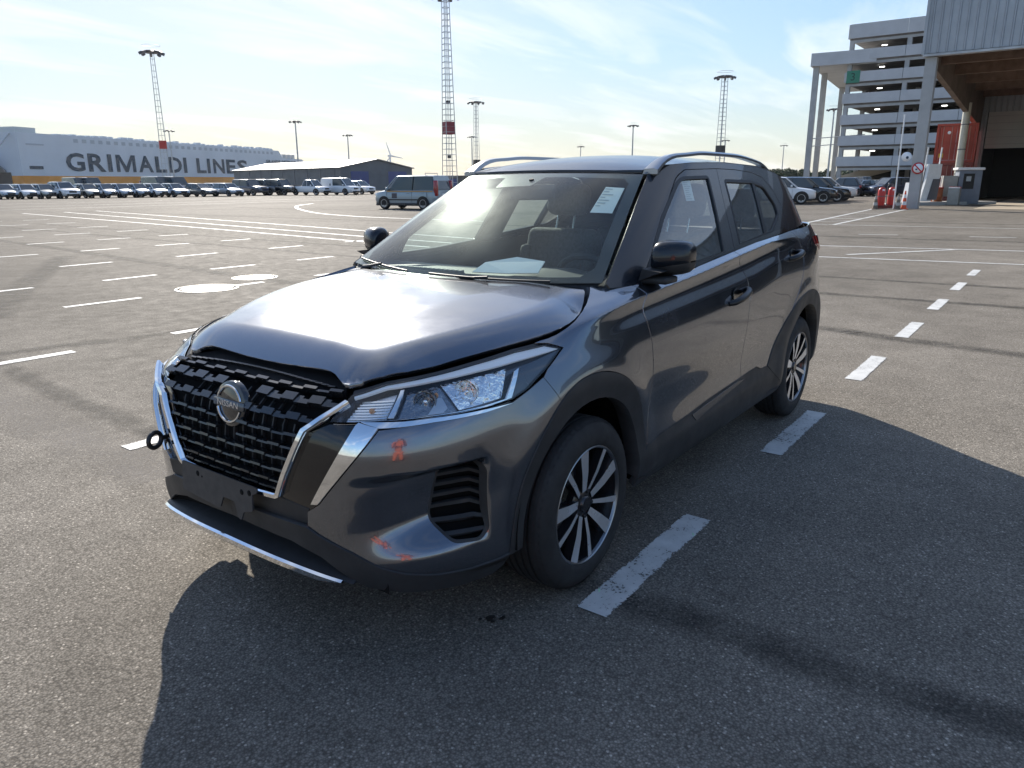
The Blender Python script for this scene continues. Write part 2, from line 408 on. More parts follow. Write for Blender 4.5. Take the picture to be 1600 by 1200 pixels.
def annulus(outer, hole):
    """a ring-shaped region as two simple polygons"""
    o = list(outer) if area2(outer) > 0 else list(outer)[::-1]; h = list(hole) if area2(hole) > 0 else list(hole)[::-1]
    i0 = min(range(len(h)), key=lambda k: h[k][0]); i1 = max(range(len(h)), key=lambda k: h[k][0])
    j0 = min(range(len(o)), key=lambda k: (o[k][0]-h[i0][0])**2+(o[k][1]-h[i0][1])**2); j1 = min(range(len(o)), key=lambda k: (o[k][0]-h[i1][0])**2+(o[k][1]-h[i1][1])**2)
    def rng_(L, a, b): return L[a:b+1] if a <= b else L[a:]+L[:b+1]
    return [rng_(o, j0, j1)+rng_(h, i0, i1)[::-1], rng_(o, j1, j0)+rng_(h, i1, i0)[::-1]]
def ring_panel(name, S, A, B, m, parent, depth=.012, off=0., side=1, sgn=1):
    """strip between two loops with matching points"""
    A = densify(A, .03); n0 = len(A); B0 = B; B = []
    # resample B at the same fractions
    def resamp(L, n):
        P = np.array(L+[L[0]], float); d = np.r_[0, np.cumsum(np.linalg.norm(np.diff(P, axis=0), axis=1))]; t = np.linspace(0, d[-1], n+1)[:-1]; return list(zip(np.interp(t, d, P[:, 0]), np.interp(t, d, P[:, 1])))
    n = 120; A = resamp(A, n); Bs = np.array(densify(B0, .004)); B = [tuple(Bs[np.argmin(((Bs-np.array(a))**2).sum(1))]) for a in A]
    pts = A+B; F = [[i, (i+1) % n, n+(i+1) % n, n+i] for i in range(n)]
    if (area2(A) < 0): F = [f[::-1] for f in F]
    P = np.array(pts); return panel_mesh(name, S, P[:, 0], P[:, 1], F, m, parent, depth, off, side, sgn, False)
# ------------------------------------------------------------------ ground
def asphalt():
    m = bpy.data.materials.new('asphalt'); m.use_nodes = True; t = m.node_tree; b = t.nodes['Principled BSDF']; L = t.links
    g = t.nodes.new('ShaderNodeNewGeometry'); P = g.outputs['Position']
    def noise(s, d=4, r=.55, dist=0):
        n = t.nodes.new('ShaderNodeTexNoise'); n.inputs['Scale'].default_value = s; n.inputs['Detail'].default_value = d; n.inputs['Roughness'].default_value = r; n.inputs['Distortion'].default_value = dist; L.new(P, n.inputs['Vector']); return n.outputs[0]
    def ramp(x, a, b_, c0, c1):
        r = t.nodes.new('ShaderNodeMapRange'); r.inputs[1].default_value = a; r.inputs[2].default_value = b_; r.inputs[3].default_value = c0; r.inputs[4].default_value = c1; L.new(x, r.inputs[0]); return r.outputs[0]
    def mul(a, b_):
        n = t.nodes.new('ShaderNodeMath'); n.operation = 'MULTIPLY'
        for i, q in enumerate((a, b_)):
            if isinstance(q, (int, float)): n.inputs[i].default_value = q
            else: L.new(q, n.inputs[i])
        return n.outputs[0]
    v = t.nodes.new('ShaderNodeTexVoronoi'); v.inputs['Scale'].default_value = 135; L.new(P, v.inputs['Vector'])
    v2 = t.nodes.new('ShaderNodeTexVoronoi'); v2.inputs['Scale'].default_value = 210; L.new(P, v2.inputs['Vector'])
    hsv = t.nodes.new('ShaderNodeSeparateColor'); L.new(v.outputs['Color'], hsv.inputs[0])
    st = ramp(hsv.outputs[0], .0, 1., .74, 1.28)          # each stone has its own tone
    st2 = ramp(hsv.outputs[1], .94, .97, 1., 1.8)         # a few pale ones
    edge = ramp(v.outputs['Distance'], .2, .75, 1.08, .58)
    big = ramp(noise(.16, 5, .6, .3), .3, .7, .78, 1.2)
    mid = ramp(noise(1.7, 6, .65), .3, .7, .82, 1.16)
    fac = mul(mul(mul(st, st2), edge), mul(big, mid))
    # dark drips and stains
    spots = ramp(noise(.55, 3, .5, 1.2), .66, .74, 1., .85)
    fac = mul(fac, spots)
    col = t.nodes.new('ShaderNodeVectorMath'); col.operation = 'SCALE'; col.inputs[0].default_value = (.208, .188, .160); L.new(fac, col.inputs['Scale'])
    L.new(col.outputs[0], b.inputs['Base Color'])
    L.new(ramp(noise(6, 4), .3, .7, .62, .80), b.inputs['Roughness'])
    h = mul(v.outputs['Distance'], -1.0); h2 = mul(noise(160, 3), .7); s = t.nodes.new('ShaderNodeMath'); L.new(h, s.inputs[0]); L.new(h2, s.inputs[1])
    bp = t.nodes.new('ShaderNodeBump'); bp.inputs['Strength'].default_value = .4; bp.inputs['Distance'].default_value = .004; L.new(s.outputs[0], bp.inputs['Height']); L.new(bp.outputs[0], b.inputs['Normal'])
    b.inputs['Specular IOR Level'].default_value = .02
    return m
ASPH = asphalt()
gmb = MB(); gmb.add([(-3500, -3500, 0), (3500, -3500, 0), (3500, 3500, 0), (-3500, 3500, 0)], [(0, 1, 2, 3)])
tag(gmb.build('ground', ASPH), kind='structure')
# ------------------------------------------------------------------ the SUV's surfaces (X forward, Y to its left, Z up, origin under the front axle)
AX_R = -2.61; WH_Z = .328
_plan = np.array([(.926, -.15), (.927, 0), (.926, .15), (.919, .30), (.897, .44), (.842, .575), (.755, .677), (.635, .755), (.50, .803), (.35, .833), (.15, .855), (-.1, .867), (-.5, .873), (-1.0, .875), (-1.6, .877), (-2.1, .880), (-2.6, .884), (-2.95, .862), (-3.17, .79), (-3.30, .66), (-3.36, .45), (-3.385, .2), (-3.39, 0), (-3.385, -.2)])
_pl = np.r_[0, np.cumsum(np.linalg.norm(np.diff(_plan, axis=0), axis=1))]; _pl = _pl-_pl[1]
_plx, _ply = CS(_pl, _plan[:, 0]), CS(_pl, _plan[:, 1])
_as = np.linspace(0, _pl[-2], 4000); _xs = _plx(_as); _ys = _ply(_as)
def ax(x): return float(np.interp(-x, -_xs, _as))
def ay(y):
    k = _as < .85; return float(np.interp(y, _ys[k], _as[k]))
# sections: (z, inward offset from the plan outline), one level = one feature line running along the body
_LV = [
 (('y', -.15), [(.215, .16), (.235, .06), (.28, .03), (.38, .02), (.45, .012), (.53, .006), (.60, .004), (.68, .010), (.74, .017), (.79, .032), (.83, .070), (.87, .128), (.91, .195), (.95, .265), (1.05, .44)]),
 (('y', .15), [(.215, .16), (.235, .06), (.28, .03), (.38, .02), (.45, .012), (.53, .006), (.60, .004), (.68, .010), (.74, .017), (.79, .032), (.83, .070), (.87, .128), (.91, .195), (.95, .265), (1.05, .44)]),
 (('y', .40), [(.215, .16), (.235, .06), (.28, .03), (.38, .02), (.45, .012), (.53, .006), (.60, .005), (.68, .012), (.74, .022), (.79, .042), (.83, .080), (.87, .135), (.91, .20), (.95, .27), (1.05, .44)]),
 (('y', .58), [(.21, .14), (.225, .06), (.27, .028), (.36, .010), (.44, .010), (.53, .006), (.61, .001), (.69, .002), (.75, .014), (.80, .042), (.84, .085), (.88, .14), (.92, .20), (.96, .27), (1.05, .44)]),
 (('x', .635), [(.205, .12), (.22, .05), (.27, .020), (.36, .002), (.44, .006), (.53, .008), (.62, .001), (.70, .000), (.77, .012), (.83, .040), (.88, .078), (.92, .12), (.95, .17), (.98, .23), (1.06, .42)]),
 (('x', .42), [(.205, .12), (.22, .05), (.27, .018), (.36, .003), (.45, .003), (.54, .003), (.64, .000), (.73, .004), (.80, .018), (.86, .038), (.905, .062), (.94, .098), (.965, .14), (.985, .20), (1.07, .38)]),
 (('x', .15), [(.21, .12), (.225, .05), (.28, .018), (.36, .005), (.45, .002), (.55, .000), (.66, .000), (.76, .006), (.83, .018), (.89, .034), (.94, .058), (.972, .090), (.99, .13), (1.005, .18), (1.08, .36)]),
 (('x', -.10), [(.22, .12), (.235, .05), (.29, .020), (.37, .010), (.45, .008), (.55, .004), (.66, .002), (.77, .003), (.85, .010), (.93, .026), (.99, .038), (1.018, .044), (1.036, .090), (1.055, .16), (1.10, .30)]),
 (('x', -.40), [(.235, .10), (.25, .045), (.30, .020), (.38, .010), (.45, .018), (.55, .020), (.66, .010), (.77, .001), (.86, .004), (.945, .022), (1.01, .042), (1.050, .038), (1.064, .060), (1.077, .10), (1.105, .22)]),
 (('x', -1.0), [(.235, .09), (.25, .04), (.30, .016), (.39, .006), (.44, .018), (.54, .026), (.66, .014), (.77, .002), (.87, .002), (.965, .022), (1.045, .047), (1.088, .040), (1.098, .060), (1.110, .085), (1.16, .15)]),
 (('x', -1.6), [(.235, .09), (.25, .04), (.30, .016), (.40, .006), (.46, .018), (.56, .026), (.67, .014), (.78, .002), (.88, .001), (.990, .020), (1.085, .049), (1.136, .042), (1.145, .060), (1.157, .085), (1.21, .15)]),
 (('x', -2.1), [(.235, .09), (.25, .04), (.30, .014), (.40, .004), (.47, .008), (.56, .014), (.67, .006), (.78, .000), (.90, .002), (1.035, .020), (1.120, .044), (1.164, .048), (1.174, .066), (1.186, .090), (1.24, .15)]),
 (('x', -2.6), [(.235, .12), (.25, .06), (.30, .012), (.40, .004), (.47, .002), (.56, .000), (.67, .000), (.79, .002), (.92, .006), (1.035, .022), (1.110, .046), (1.160, .070), (1.182, .090), (1.20, .11), (1.26, .17)]),
 (('x', -2.95), [(.235, .14), (.25, .06), (.31, .012), (.40, .003), (.47, .002), (.56, .000), (.67, .000), (.79, .005), (.92, .016), (1.02, .028), (1.09, .045), (1.14, .062), (1.18, .085), (1.22, .11), (1.28, .17)]),
 (('x', -3.17), [(.25, .16), (.27, .07), (.33, .012), (.42, .002), (.50, .000), (.58, .000), (.68, .006), (.79, .018), (.92, .03), (1.02, .038), (1.09, .05), (1.14, .065), (1.18, .085), (1.22, .11), (1.28, .16)]),
 (('c', 0), [(.26, .16), (.28, .07), (.34, .012), (.43, .002), (.50, .000), (.58, .004), (.68, .03), (.79, .045), (.92, .06), (1.02, .08), (1.09, .10), (1.14, .12), (1.18, .14), (1.22, .17), (1.28, .22)]),
]
_sa = []
for (k, v), _ in _LV: _sa.append(-.15 if (k, v) == ('y', -.15) else ay(v) if k == 'y' else ax(v) if k == 'x' else _pl[-2])
_lz = [CS(_sa, [L[k][0] for _, L in _LV]) if False else PC(_sa, [L[k][0] for _, L in _LV]) for k in range(15)]
_lo = [PC(_sa, [L[k][1] for _, L in _LV]) for k in range(15)]
def _off(a, z):
    """per-sample monotone cubic through the 15 feature levels"""
    Z = np.stack([f(a) for f in _lz], 1); O = np.stack([f(a) for f in _lo], 1); h = np.diff(Z, axis=1); d = np.diff(O, axis=1)/h
    m = np.zeros_like(Z); same = d[:, :-1]*d[:, 1:] > 0; w1 = 2*h[:, 1:]+h[:, :-1]; w2 = h[:, 1:]+2*h[:, :-1]
    with np.errstate(divide='ignore', invalid='ignore'):
        m[:, 1:-1] = np.where(same, (w1+w2)/(w1/d[:, :-1]+w2/d[:, 1:]), 0)
    m[:, 0] = d[:, 0]; m[:, -1] = d[:, -1]
    zc = np.clip(z, Z[:, 0], Z[:, -1]); i = np.clip((zc[:, None] >= Z).sum(1)-1, 0, 13); r = np.arange(len(z)); H = h[r, i]; u = (zc-Z[r, i])/H
    v = (1+2*u)*(1-u)**2*O[r, i]+u*(1-u)**2*H*m[r, i]+u*u*(3-2*u)*O[r, i+1]+u*u*(u-1)*H*m[r, i+1]
    return v+np.where(z > Z[:, -1], (z-Z[:, -1])*m[:, -1], 0)+np.where(z < Z[:, 0], (z-Z[:, 0])*m[:, 0], 0)
def LB0(a, z):
    """lower body: plan outline arc length a from the nose, height z"""
    a = np.asarray(a, float); z = np.asarray(z, float); e = 1e-3
    x, y = _plx(a), _ply(a); tx, ty = _plx(a+e)-_plx(a-e), _ply(a+e)-_ply(a-e); l = np.hypot(tx, ty); nx, ny = ty/l, -tx/l
    o = _off(a, z)
    return np.stack([x-nx*o, y-ny*o, z], 1), nx, ny
def LB(a, z):
    P, nx, ny = LB0(a, z); a = np.asarray(a, float); z = np.asarray(z, float)
    d = np.zeros_like(a)
    # scoop in the bumper corner leading into the lower vent
    u = a-FOG_A
    d += .080*sstep(-.46, -.10, u)*(1-sstep(.012, .046, u))*sstep(.385, .50, z+.08*np.clip(-u, 0, .5))*(1-sstep(.628, .672, z-.05*u))
    # plump lip round the wheel arches
    for cx in (0, AX_R):
        r = np.hypot((P[:, 0]-cx)*1.06, z-WH_Z); ok = (P[:, 1] > .6)
        d -= np.where(ok, .014*np.exp(-((r-.50)/.075)**2)*(z > .3), 0)
    return P-np.stack([nx*d, ny*d, np.zeros_like(d)], 1)
FOG_A = ax(.56)
# greenhouse side: x, z -> y
_gb = PC([-3.3, -3.05, -2.7, -2.2, -1.6, -1.0, -.6, -.3], [.60, .69, .757, .788, .797, .793, .783, .760][::1])
_gz = PC([-3.3, -2.6, -2.1, -1.6, -1.0, -.4], [1.2, 1.185, 1.178, 1.15, 1.105, 1.075])
_gk = PC([-3.3, -2.8, -2.2, -1.5, -1.0, -.3], [.50, .46, .43, .43, .44, .42])
_WA, _WB = np.array((-.32, 1.10)), np.array((-1.022, 1.524))      # windscreen side edge in x,z
def _ysec(x, z):
    h = z-_gz(x); return _gb(x)-_gk(x)*h-.13*np.clip(h, 0, 1)**2
def GS(x, z):
    x = np.asarray(x, float); z = np.asarray(z, float); d = -_wsd(x, z)
    T = _WB-_WA; l = np.linalg.norm(T); t = np.clip(((x-_WA[0])*T[0]+(z-_WA[1])*T[1])/l/l, 0, 1)
    ye = _ysec(_WA[0]+T[0]*t, _WA[1]+T[1]*t)-(.716+(.523-.716)*t+.004)
    y = _ysec(x, z)-np.clip(ye, 0, 1)*(1-np.clip(d/.16, 0, 1))**2
    return np.stack([x, y, z], 1)
def _wsd(x, z):
    """signed distance in side view from the windscreen edge line, negative = behind it"""
    t = (_WB-_WA)/np.linalg.norm(_WB-_WA)
    return (x-_WA[0])*t[1]-(z-_WA[1])*t[0]
# windscreen: u across (0 centre .. 1 side), v up (0 base .. 1 top)
def WS(u, v):
    u = np.asarray(u, float); v = np.asarray(v, float); q = np.abs(u)**2.2
    b = np.stack([-.165-.155*q, .716*u, 1.085+.015*q], 1); t = np.stack([-.945-.077*q, .523*u, 1.532-.008*q], 1)
    P = b+(t-b)*v[:, None]; bul = .035*4*v*(1-v)
    bul = bul*(1-.9*q)
    P[:, 2] += bul; P[:, 0] += bul*.6
    return P
# roof: x, y -> z
_rz = PC([-3.15, -2.9, -2.5, -2.0, -1.6, -1.35, -1.15, -1.0, -.90], [1.530, 1.568, 1.604, 1.627, 1.626, 1.611, 1.585, 1.552, 1.524])
_rw = PC([-3.15, -2.9, -2.0, -1.3, -.9], [.46, .50, .535, .545, .525])
def RF(x, y):
    x = np.asarray(x, float); y = np.asarray(y, float)
    q = np.abs(y)/_rw(x); return np.stack([x, y, _rz(x)-(.048-.022*sstep(-1.4, -1.0, x))*q**2.4-.03*np.clip(q-1, 0, 1)], 1)
# bonnet: x, y -> z
_hc = CS([-.30, -.1, .15, .40, .58, .68, .76, .85], [1.106, 1.090, 1.068, 1.034, .998, .972, .945, .91])     # centre line
_he = CS([-.30, -.1, .15, .40, .58, .70, .76, .85], [1.100, 1.080, 1.053, 1.020, .984, .954, .936, .90])   # near the side edge, before it rolls over
_hw = CS([-.30, -.257, -.104, 0, .055, .276, .407, .555, .68, .75, .85], [.640, .667, .734, .760, .762, .715, .663, .592, .515, .43, .32])
_hf = CS([0, .15, .3, .43, .6], [.742, .738, .732, .752, .60])
def HD(x, y):
    x = np.asarray(x, float); y = np.asarray(y, float); ya = np.abs(y); w = _hw(x)
    s = ya/np.maximum(w, .60)
    z = _hc(x)-(_hc(x)-_he(x))*np.clip(s, 0, 1.2)**3.0
    # the centre field is flatter; outside a soft shoulder line the sheet falls away
    yc = .275+.16*(.62-x); k = ya-yc
    z = z-.062*(np.logaddexp(0, k/.011)*.011)*sstep(.73, .52, x)
    # rolled edge all round
    es = (w-ya)*.86; ef = (.738-x); e = -np.log(np.exp(-np.clip(es, -.2, 2)*28)+np.exp(-np.clip(ef, -.2, 2)*28))/28
    u = np.clip(1-e/.115, 0, 1.14)
    z = z-.044*u**1.7*sstep(-.29, -.12, x)
    return np.stack([x, y, z], 1)
# ------------------------------------------------------------------ the SUV
def paint_mat():
    m = bpy.data.materials.new('gunmetal_paint'); m.use_nodes = True; t = m.node_tree; b = t.nodes['Principled BSDF']
    b.inputs['Metallic'].default_value = .9; b.inputs['Coat Weight'].default_value = 1.0; b.inputs['Coat Roughness'].default_value = .02; b.inputs['Coat IOR'].default_value = 1.8
    g = t.nodes.new('ShaderNodeTexCoord')
    v = t.nodes.new('ShaderNodeTexVoronoi'); v.inputs['Scale'].default_value = 900; t.links.new(g.outputs['Object'], v.inputs['Vector'])
    r = t.nodes.new('ShaderNodeValToRGB'); r.color_ramp.elements[0].color = (.088, .100, .124, 1); r.color_ramp.elements[1].color = (.150, .166, .198, 1)
    t.links.new(v.outputs['Color'], r.inputs[0]); t.links.new(r.outputs[0], b.inputs['Base Color'])
    # road dust: a dull film, more of it in some places than others
    n = t.nodes.new('ShaderNodeTexNoise'); n.inputs['Scale'].default_value = 2.3; n.inputs['Detail'].default_value = 9; n.inputs['Roughness'].default_value = .62; t.links.new(g.outputs['Object'], n.inputs['Vector'])
    q = t.nodes.new('ShaderNodeMapRange'); q.inputs[1].default_value = .35; q.inputs[2].default_value = .7; q.inputs[3].default_value = .19; q.inputs[4].default_value = .29
    t.links.new(n.outputs[0], q.inputs[0]); t.links.new(q.outputs[0], b.inputs['Roughness'])
    q2 = t.nodes.new('ShaderNodeMapRange'); q2.inputs[1].default_value = .4; q2.inputs[2].default_value = .75; q2.inputs[3].default_value = .004; q2.inputs[4].default_value = .03
    t.links.new(n.outputs[0], q2.inputs[0]); t.links.new(q2.outputs[0], b.inputs['Coat Roughness'])
    return m
PAINT = paint_mat()
BLK_GLOSS = mat('gloss_black', (.006, .006, .007), .12, coat=.6, coat_rough=.03)
ROOFBLK = mat('gloss_black_roof_paint', (.010, .012, .017), .25, coat=.55, coat_rough=.03, spec=.3)
BLK_PL = mat('textured_black_plastic', (.026, .027, .029), .52, noise=(9, .25), bump=(420, .25, .0006))
BLK_DEEP = mat('matte_black', (.008, .008, .008), .9, spec=.15)
BLK_SEAL = mat('rubber_seal', (.010, .010, .011), .45)
CHROME = mat('chrome', (.86, .87, .88), .06, metal=1.)
SATIN = mat('satin_silver', (.55, .56, .58), .28, metal=1.)
GLASS_S = glass_mat('side_glass', (.74, .84, .82), .006, ior=2.0)
GLASS_W = glass_mat('windscreen_glass', (.84, .93, .89), .030, (.82, .92, .87), ior=1.27, film_gloss=.85, film_rough=.34)
GLASS_D = glass_mat('dark_rear_glass', (.34, .37, .37), .012)
LENS = glass_mat('clear_lens', (.97, .98, .98), .004, ior=1.45)
CAB = mat('cabin_black', (.022, .023, .025), .7, noise=(30, .2))
DASH = mat('dash_plastic', (.055, .057, .060), .5, bump=(600, .2, .0005))
SEAT = mat('seat_cloth', (.075, .077, .082), .85, noise=(60, .25), bump=(500, .4, .001))

car = empty('suv', (0, 0, 0), 0, 'dark gunmetal grey compact SUV with chrome-framed black grille parked beside the dashed line', 'car')
def X(x): return ax(x)
def lp(L): return [((X(p[0]) if True else 0), p[1]) for p in L]
def arch(cx, cz, rx, rz, zb, n=26):
    """inner edge of a wheel arch, front foot to rear foot, in x,z"""
    t0 = math.asin((zb-cz)/rz); return [(cx+rx*math.cos(t), cz+rz*math.sin(t)) for t in np.linspace(t0, math.pi-t0, n)]
AO = crom([(.449, .305), (.445, .34), (.436, .40), (.412, .50), (.372, .59), (.30, .69), (.19, .782), (.05, .830), (-.11, .818), (-.262, .745), (-.368, .62), (-.415, .50), (-.432, .40)], 5)
AI = arch(0, .345, .385, .392, .305)
AOR = crom([(-1.955, .468), (-2.02, .535), (-2.11, .632), (-2.22, .718), (-2.36, .790), (-2.50, .822), (-2.64, .826), (-2.78, .800), (-2.90, .735), (-2.99, .62), (-3.045, .47), (-3.06, .34), (-3.06, .29)], 5)
AIR = arch(-2.61, .345, .385, .392, .29)
HLP = [(.463, .797), (.482, .832), (.508, .866), (.66, .897), (.84, .920), (1.02, .940), (1.193, .955), (1.326, .959), (1.392, .940), (1.289, .889), (1.183, .842), (1.111, .822), (1.029, .818), (.804, .814), (.60, .806)]
SEAM_D = crom([(-.470, 1.095), (-.455, 1.06), (-.428, 1.004), (-.437, .93), (-.448, .861), (-.463, .76), (-.464, .692), (-.455, .60), (-.446, .54), (-.440, .44)], 4)
SEAM_B = crom([(-1.490, 1.152), (-1.476, 1.111), (-1.545, 1.02), (-1.558, .96), (-1.552, .85), (-1.547, .751), (-1.556, .60), (-1.562, .484)], 4)
SEAM_R = crom([(-2.44, 1.195), (-2.485, 1.14), (-2.505, 1.06), (-2.49, .98), (-2.43, .885), (-2.33, .800), (-2.27, .748)], 4)
CLAD_T = [(-.440, .435), (-.6, .440), (-.9, .452), (-1.1, .466), (-1.4, .478), (-1.562, .484)]
CLAD_R = [(-1.562, .484), (-1.70, .490), (-1.79, .493), (-1.86, .470), (-1.955, .468)]
def cut(L, a, b):
    """part of a polyline between the points nearest a and b"""
    d = lambda q: min(range(len(L)), key=lambda i: (L[i][0]-q[0])**2+(L[i][1]-q[1])**2)
    i, j = d(a), d(b); return L[i:j+1] if i <= j else L[j:i+1][::-1]
# feature polygons in (a, z)
V_IN = [(.410, .545), (.565, .795)]; V_OUT = [(.437, .549), (.640, .790)]
BUMP_LOW = [(.380, .458), (.419, .439), (.537, .396), (.628, .353), (.70, .330), (.80, .312), (.92, .304), (X(.447), .318)]
seam_bf = [(X(.254), .865), (X(.222), .815), (X(.195), .768)]
P_BUMPER = [(.388, .512), (.437, .545), (.640, .786), (.72, .793), (.81, .799), (.99, .804), (1.105, .814), (1.183, .838), seam_bf[0], seam_bf[1], seam_bf[2]]+[(X(x), z) for x, z in cut(AO, (.195, .775), (.447, .322))[::-1]][0:0]
_ao = cut(AO, (.19, .782), (.447, .322))
if _ao[0][1] < _ao[-1][1]: _ao = _ao[::-1]
P_BUMPER = P_BUMPER[:11]+[(X(x), z) for x, z in _ao[1:]]+BUMP_LOW[::-1]
_af = cut(AO, (.19, .782), (-.432, .40))
if _af[0][0] < _af[-1][0]: _af = _af[::-1]
def _fz(x, y):
    zz_ = np.linspace(.9, 1.15, 400); yy_ = LB(np.full(400, X(x)), zz_)[:, 1]; return float(np.interp(-y, -yy_, zz_))
FEND_TOP = [(x, _fz(x, float(_hw(x))+.010)) for x in (-.285, -.257, -.2, -.15, -.10, -.05, 0, .06, .11, .15, .19)]+[(.22, .974)]
P_FENDER = [(X(.254), .865), (1.289, .889), (1.392, .940), (1.345, .958), (X(.22), .966)]+[(X(x), z) for x, z in FEND_TOP[::-1][1:]]+[(X(-.335), 1.094), (X(-.40), 1.092)]+[(X(x), z) for x, z in SEAM_D]+[(X(x), z) for x, z in _af[::-1]]+[(X(.195), .768), (X(.222), .815)]
P_FDOOR = [(X(x), z) for x, z in SEAM_D]+[(X(x), z) for x, z in CLAD_T]+[(X(x), z) for x, z in SEAM_B[::-1]]+[(X(x), z) for x, z in ((-1.3, 1.137), (-1.0, 1.108), (-.7, 1.098))]
_ar = cut(AOR, (-1.955, .468), (-2.27, .748))
if _ar[0][0] < _ar[-1][0]: _ar = _ar[::-1]
P_RDOOR = [(X(x), z) for x, z in SEAM_B]+[(X(x), z) for x, z in CLAD_R]+[(X(x), z) for x, z in _ar[1:]]+[(X(x), z) for x, z in SEAM_R[::-1]]+[(X(x), z) for x, z in ((-2.3, 1.190), (-2.1, 1.184), (-1.8, 1.170), (-1.6, 1.158))]
_aq = cut(AOR, (-2.27, .748), (-3.06, .34))
if _aq[0][0] < _aq[-1][0]: _aq = _aq[::-1]
AEND = _pl[-2]
P_QUARTER = [(X(x), z) for x, z in SEAM_R]+[(X(x), z) for x, z in _aq[1:]]+[(X(-3.06), .33), (X(-3.2), .35), (AEND-.55, .36), (AEND-.0018, .37), (AEND-.0018, .90), (AEND-.62, .94), (AEND-.66, 1.0), (4.62, 1.03), (4.44, 1.085), (4.40, 1.14), (4.66, 1.135), (AEND-.62, 1.15), (AEND-.0018, 1.16), (AEND-.0018, 1.20), (AEND-.5, 1.215), (X(-3.0), 1.215), (X(-2.7), 1.20)]
P_TAIL = [(AEND-.62, .94), (AEND-.66, 1.0), (4.62, 1.03), (4.44, 1.085), (4.40, 1.14), (4.66, 1.135), (AEND-.62, 1.15), (AEND-.40, 1.13), (AEND-.40, .98)]
FOGP = roundpoly([(.838, .655), (.935, .664), (.985, .640), (.985, .420), (.955, .392), (.86, .400), (.79, .470)], [.02, .03, .03, .03, .025, .02, .03])

for sd in (1, -1):
    nm = lambda s: s
    bump = annulus(P_BUMPER, FOGP)
    panel('bumper_corner', LB, bump, PAINT, car, h=.008, inset=0.0, depth=.02, side=sd)
    panel('front_fender', LB, P_FENDER, PAINT, car, h=.012, hb=.005, inset=.0028, side=sd)
    d = panel('front_door', LB, P_FDOOR, PAINT, car, h=.014, hb=.005, inset=.0028, side=sd)
    d2 = panel('rear_door', LB, P_RDOOR, PAINT, car, h=.014, hb=.005, inset=.0028, side=sd)
    panel('rear_quarter', LB, P_QUARTER, PAINT, car, h=.016, hb=.006, inset=.0028, side=sd)
    # wheel-arch and sill cladding
    pa = [(X(x), z) for x, z in AO]+[(X(x), z) for x, z in AI[::-1]]
    panel('wheel_arch_trim', LB, pa, BLK_PL, car, h=.015, inset=.0008, depth=.07, off=.004, side=sd)
    pr = [(X(x), z) for x, z in AOR]+[(X(x), z) for x, z in AIR[::-1]]
    panel('wheel_arch_trim', LB, pr, BLK_PL, car, h=.015, inset=.0008, depth=.07, off=.004, side=sd)
    ps = [(X(x), z) for x, z in CLAD_T]+[(X(x), z) for x, z in CLAD_R[1:]]+[(X(-2.0), .44), (X(-2.19), .36), (X(-2.225), .262), (X(-2.22), .246), (X(-.42), .246), (X(-.388), .262), (X(-.39), .33)]
    sl = panel('sill_cladding', LB, ps, BLK_PL, car, h=.03, hb=.012, inset=.0015, depth=.03, off=.002, side=sd)
    st = [(X(-.95), .407), (X(-.92), .442), (X(-1.50), .474), (X(-1.60), .466), (X(-1.53), .458)]
    panel('sill_strip', LB, st, mat('dark_satin_trim', (.045, .048, .052), .25), sl, h=.05, hb=.02, inset=0, depth=.004, off=.0055, side=sd)
    panel('tail_lamp', LB, P_TAIL, mat('red_lens', (.35, .006, .008), .08, coat=1), car, h=.03, hb=.02, inset=.002, depth=.01, off=.012, side=sd)
    # lower black lip
    lip = [(0, .462), (.30, .462)]+BUMP_LOW[:-1]+[(X(.449), .316), (X(.455), .270), (X(.50), .246), (.90, .244), (.70, .256), (.58, .278), (.50, .318), (.42, .362), (.30, .392), (0, .402)]
    panel('bumper_lip', LB, lip, BLK_PL, car, h=.02, inset=.0004, depth=.03, off=.006, side=sd)
    # gloss black field beside the grille frame and below the lamp
    gp = [(.272, .538), (.383, .761), (.462, .797), (.60, .803), (.804, .811), (1.03, .815), (1.108, .819), (1.105, .812), (.99, .803), (.81, .798), (.64, .789), (.60, .775), (.437, .549), (.388, .512), (.380, .458), (.30, .470), (.25, .50)]
    panel('gloss_black_surround', LB, gp, BLK_GLOSS, car, h=.02, inset=.0005, depth=.02, off=-.012, side=sd)
    # chrome V and the strip under the lamp
    panel('chrome_blade', LB, [V_IN[0], V_OUT[0], V_OUT[1], (.575, .803), V_IN[1]], CHROME, car, h=.02, inset=.0006, depth=.02, off=.010, side=sd)
    panel('chrome_lamp_strip', LB, [(.580, .805), (.643, .790), (.72, .793), (.81, .799), (.99, .804), (1.10, .813), (1.00, .813), (.81, .811), (.72, .807)], CHROME, car, h=.02, inset=.0005, depth=.012, off=.006, side=sd)
    # the vent
    vt = panel('bumper_vent', LB, FOGP, BLK_DEEP, car, h=.02, inset=-.004, depth=.0, off=-.045, side=sd)
    ring_panel('vent_rim', LB, FOGP, inset_poly(FOGP, .010), BLK_PL, vt, depth=.045, off=-.001, side=sd)
    for k in range(7):
        z0 = .425+.035*k; xl = .79+max(0, (.47-z0))*.8+max(0, z0-.47)*.26
        panel('vent_slat', LB, [(xl+.006, z0), (.980, z0-.004), (.980, z0+.006), (xl+.006, z0+.010)], BLK_PL, vt, h=.03, inset=0, depth=.022, off=-.010, side=sd)
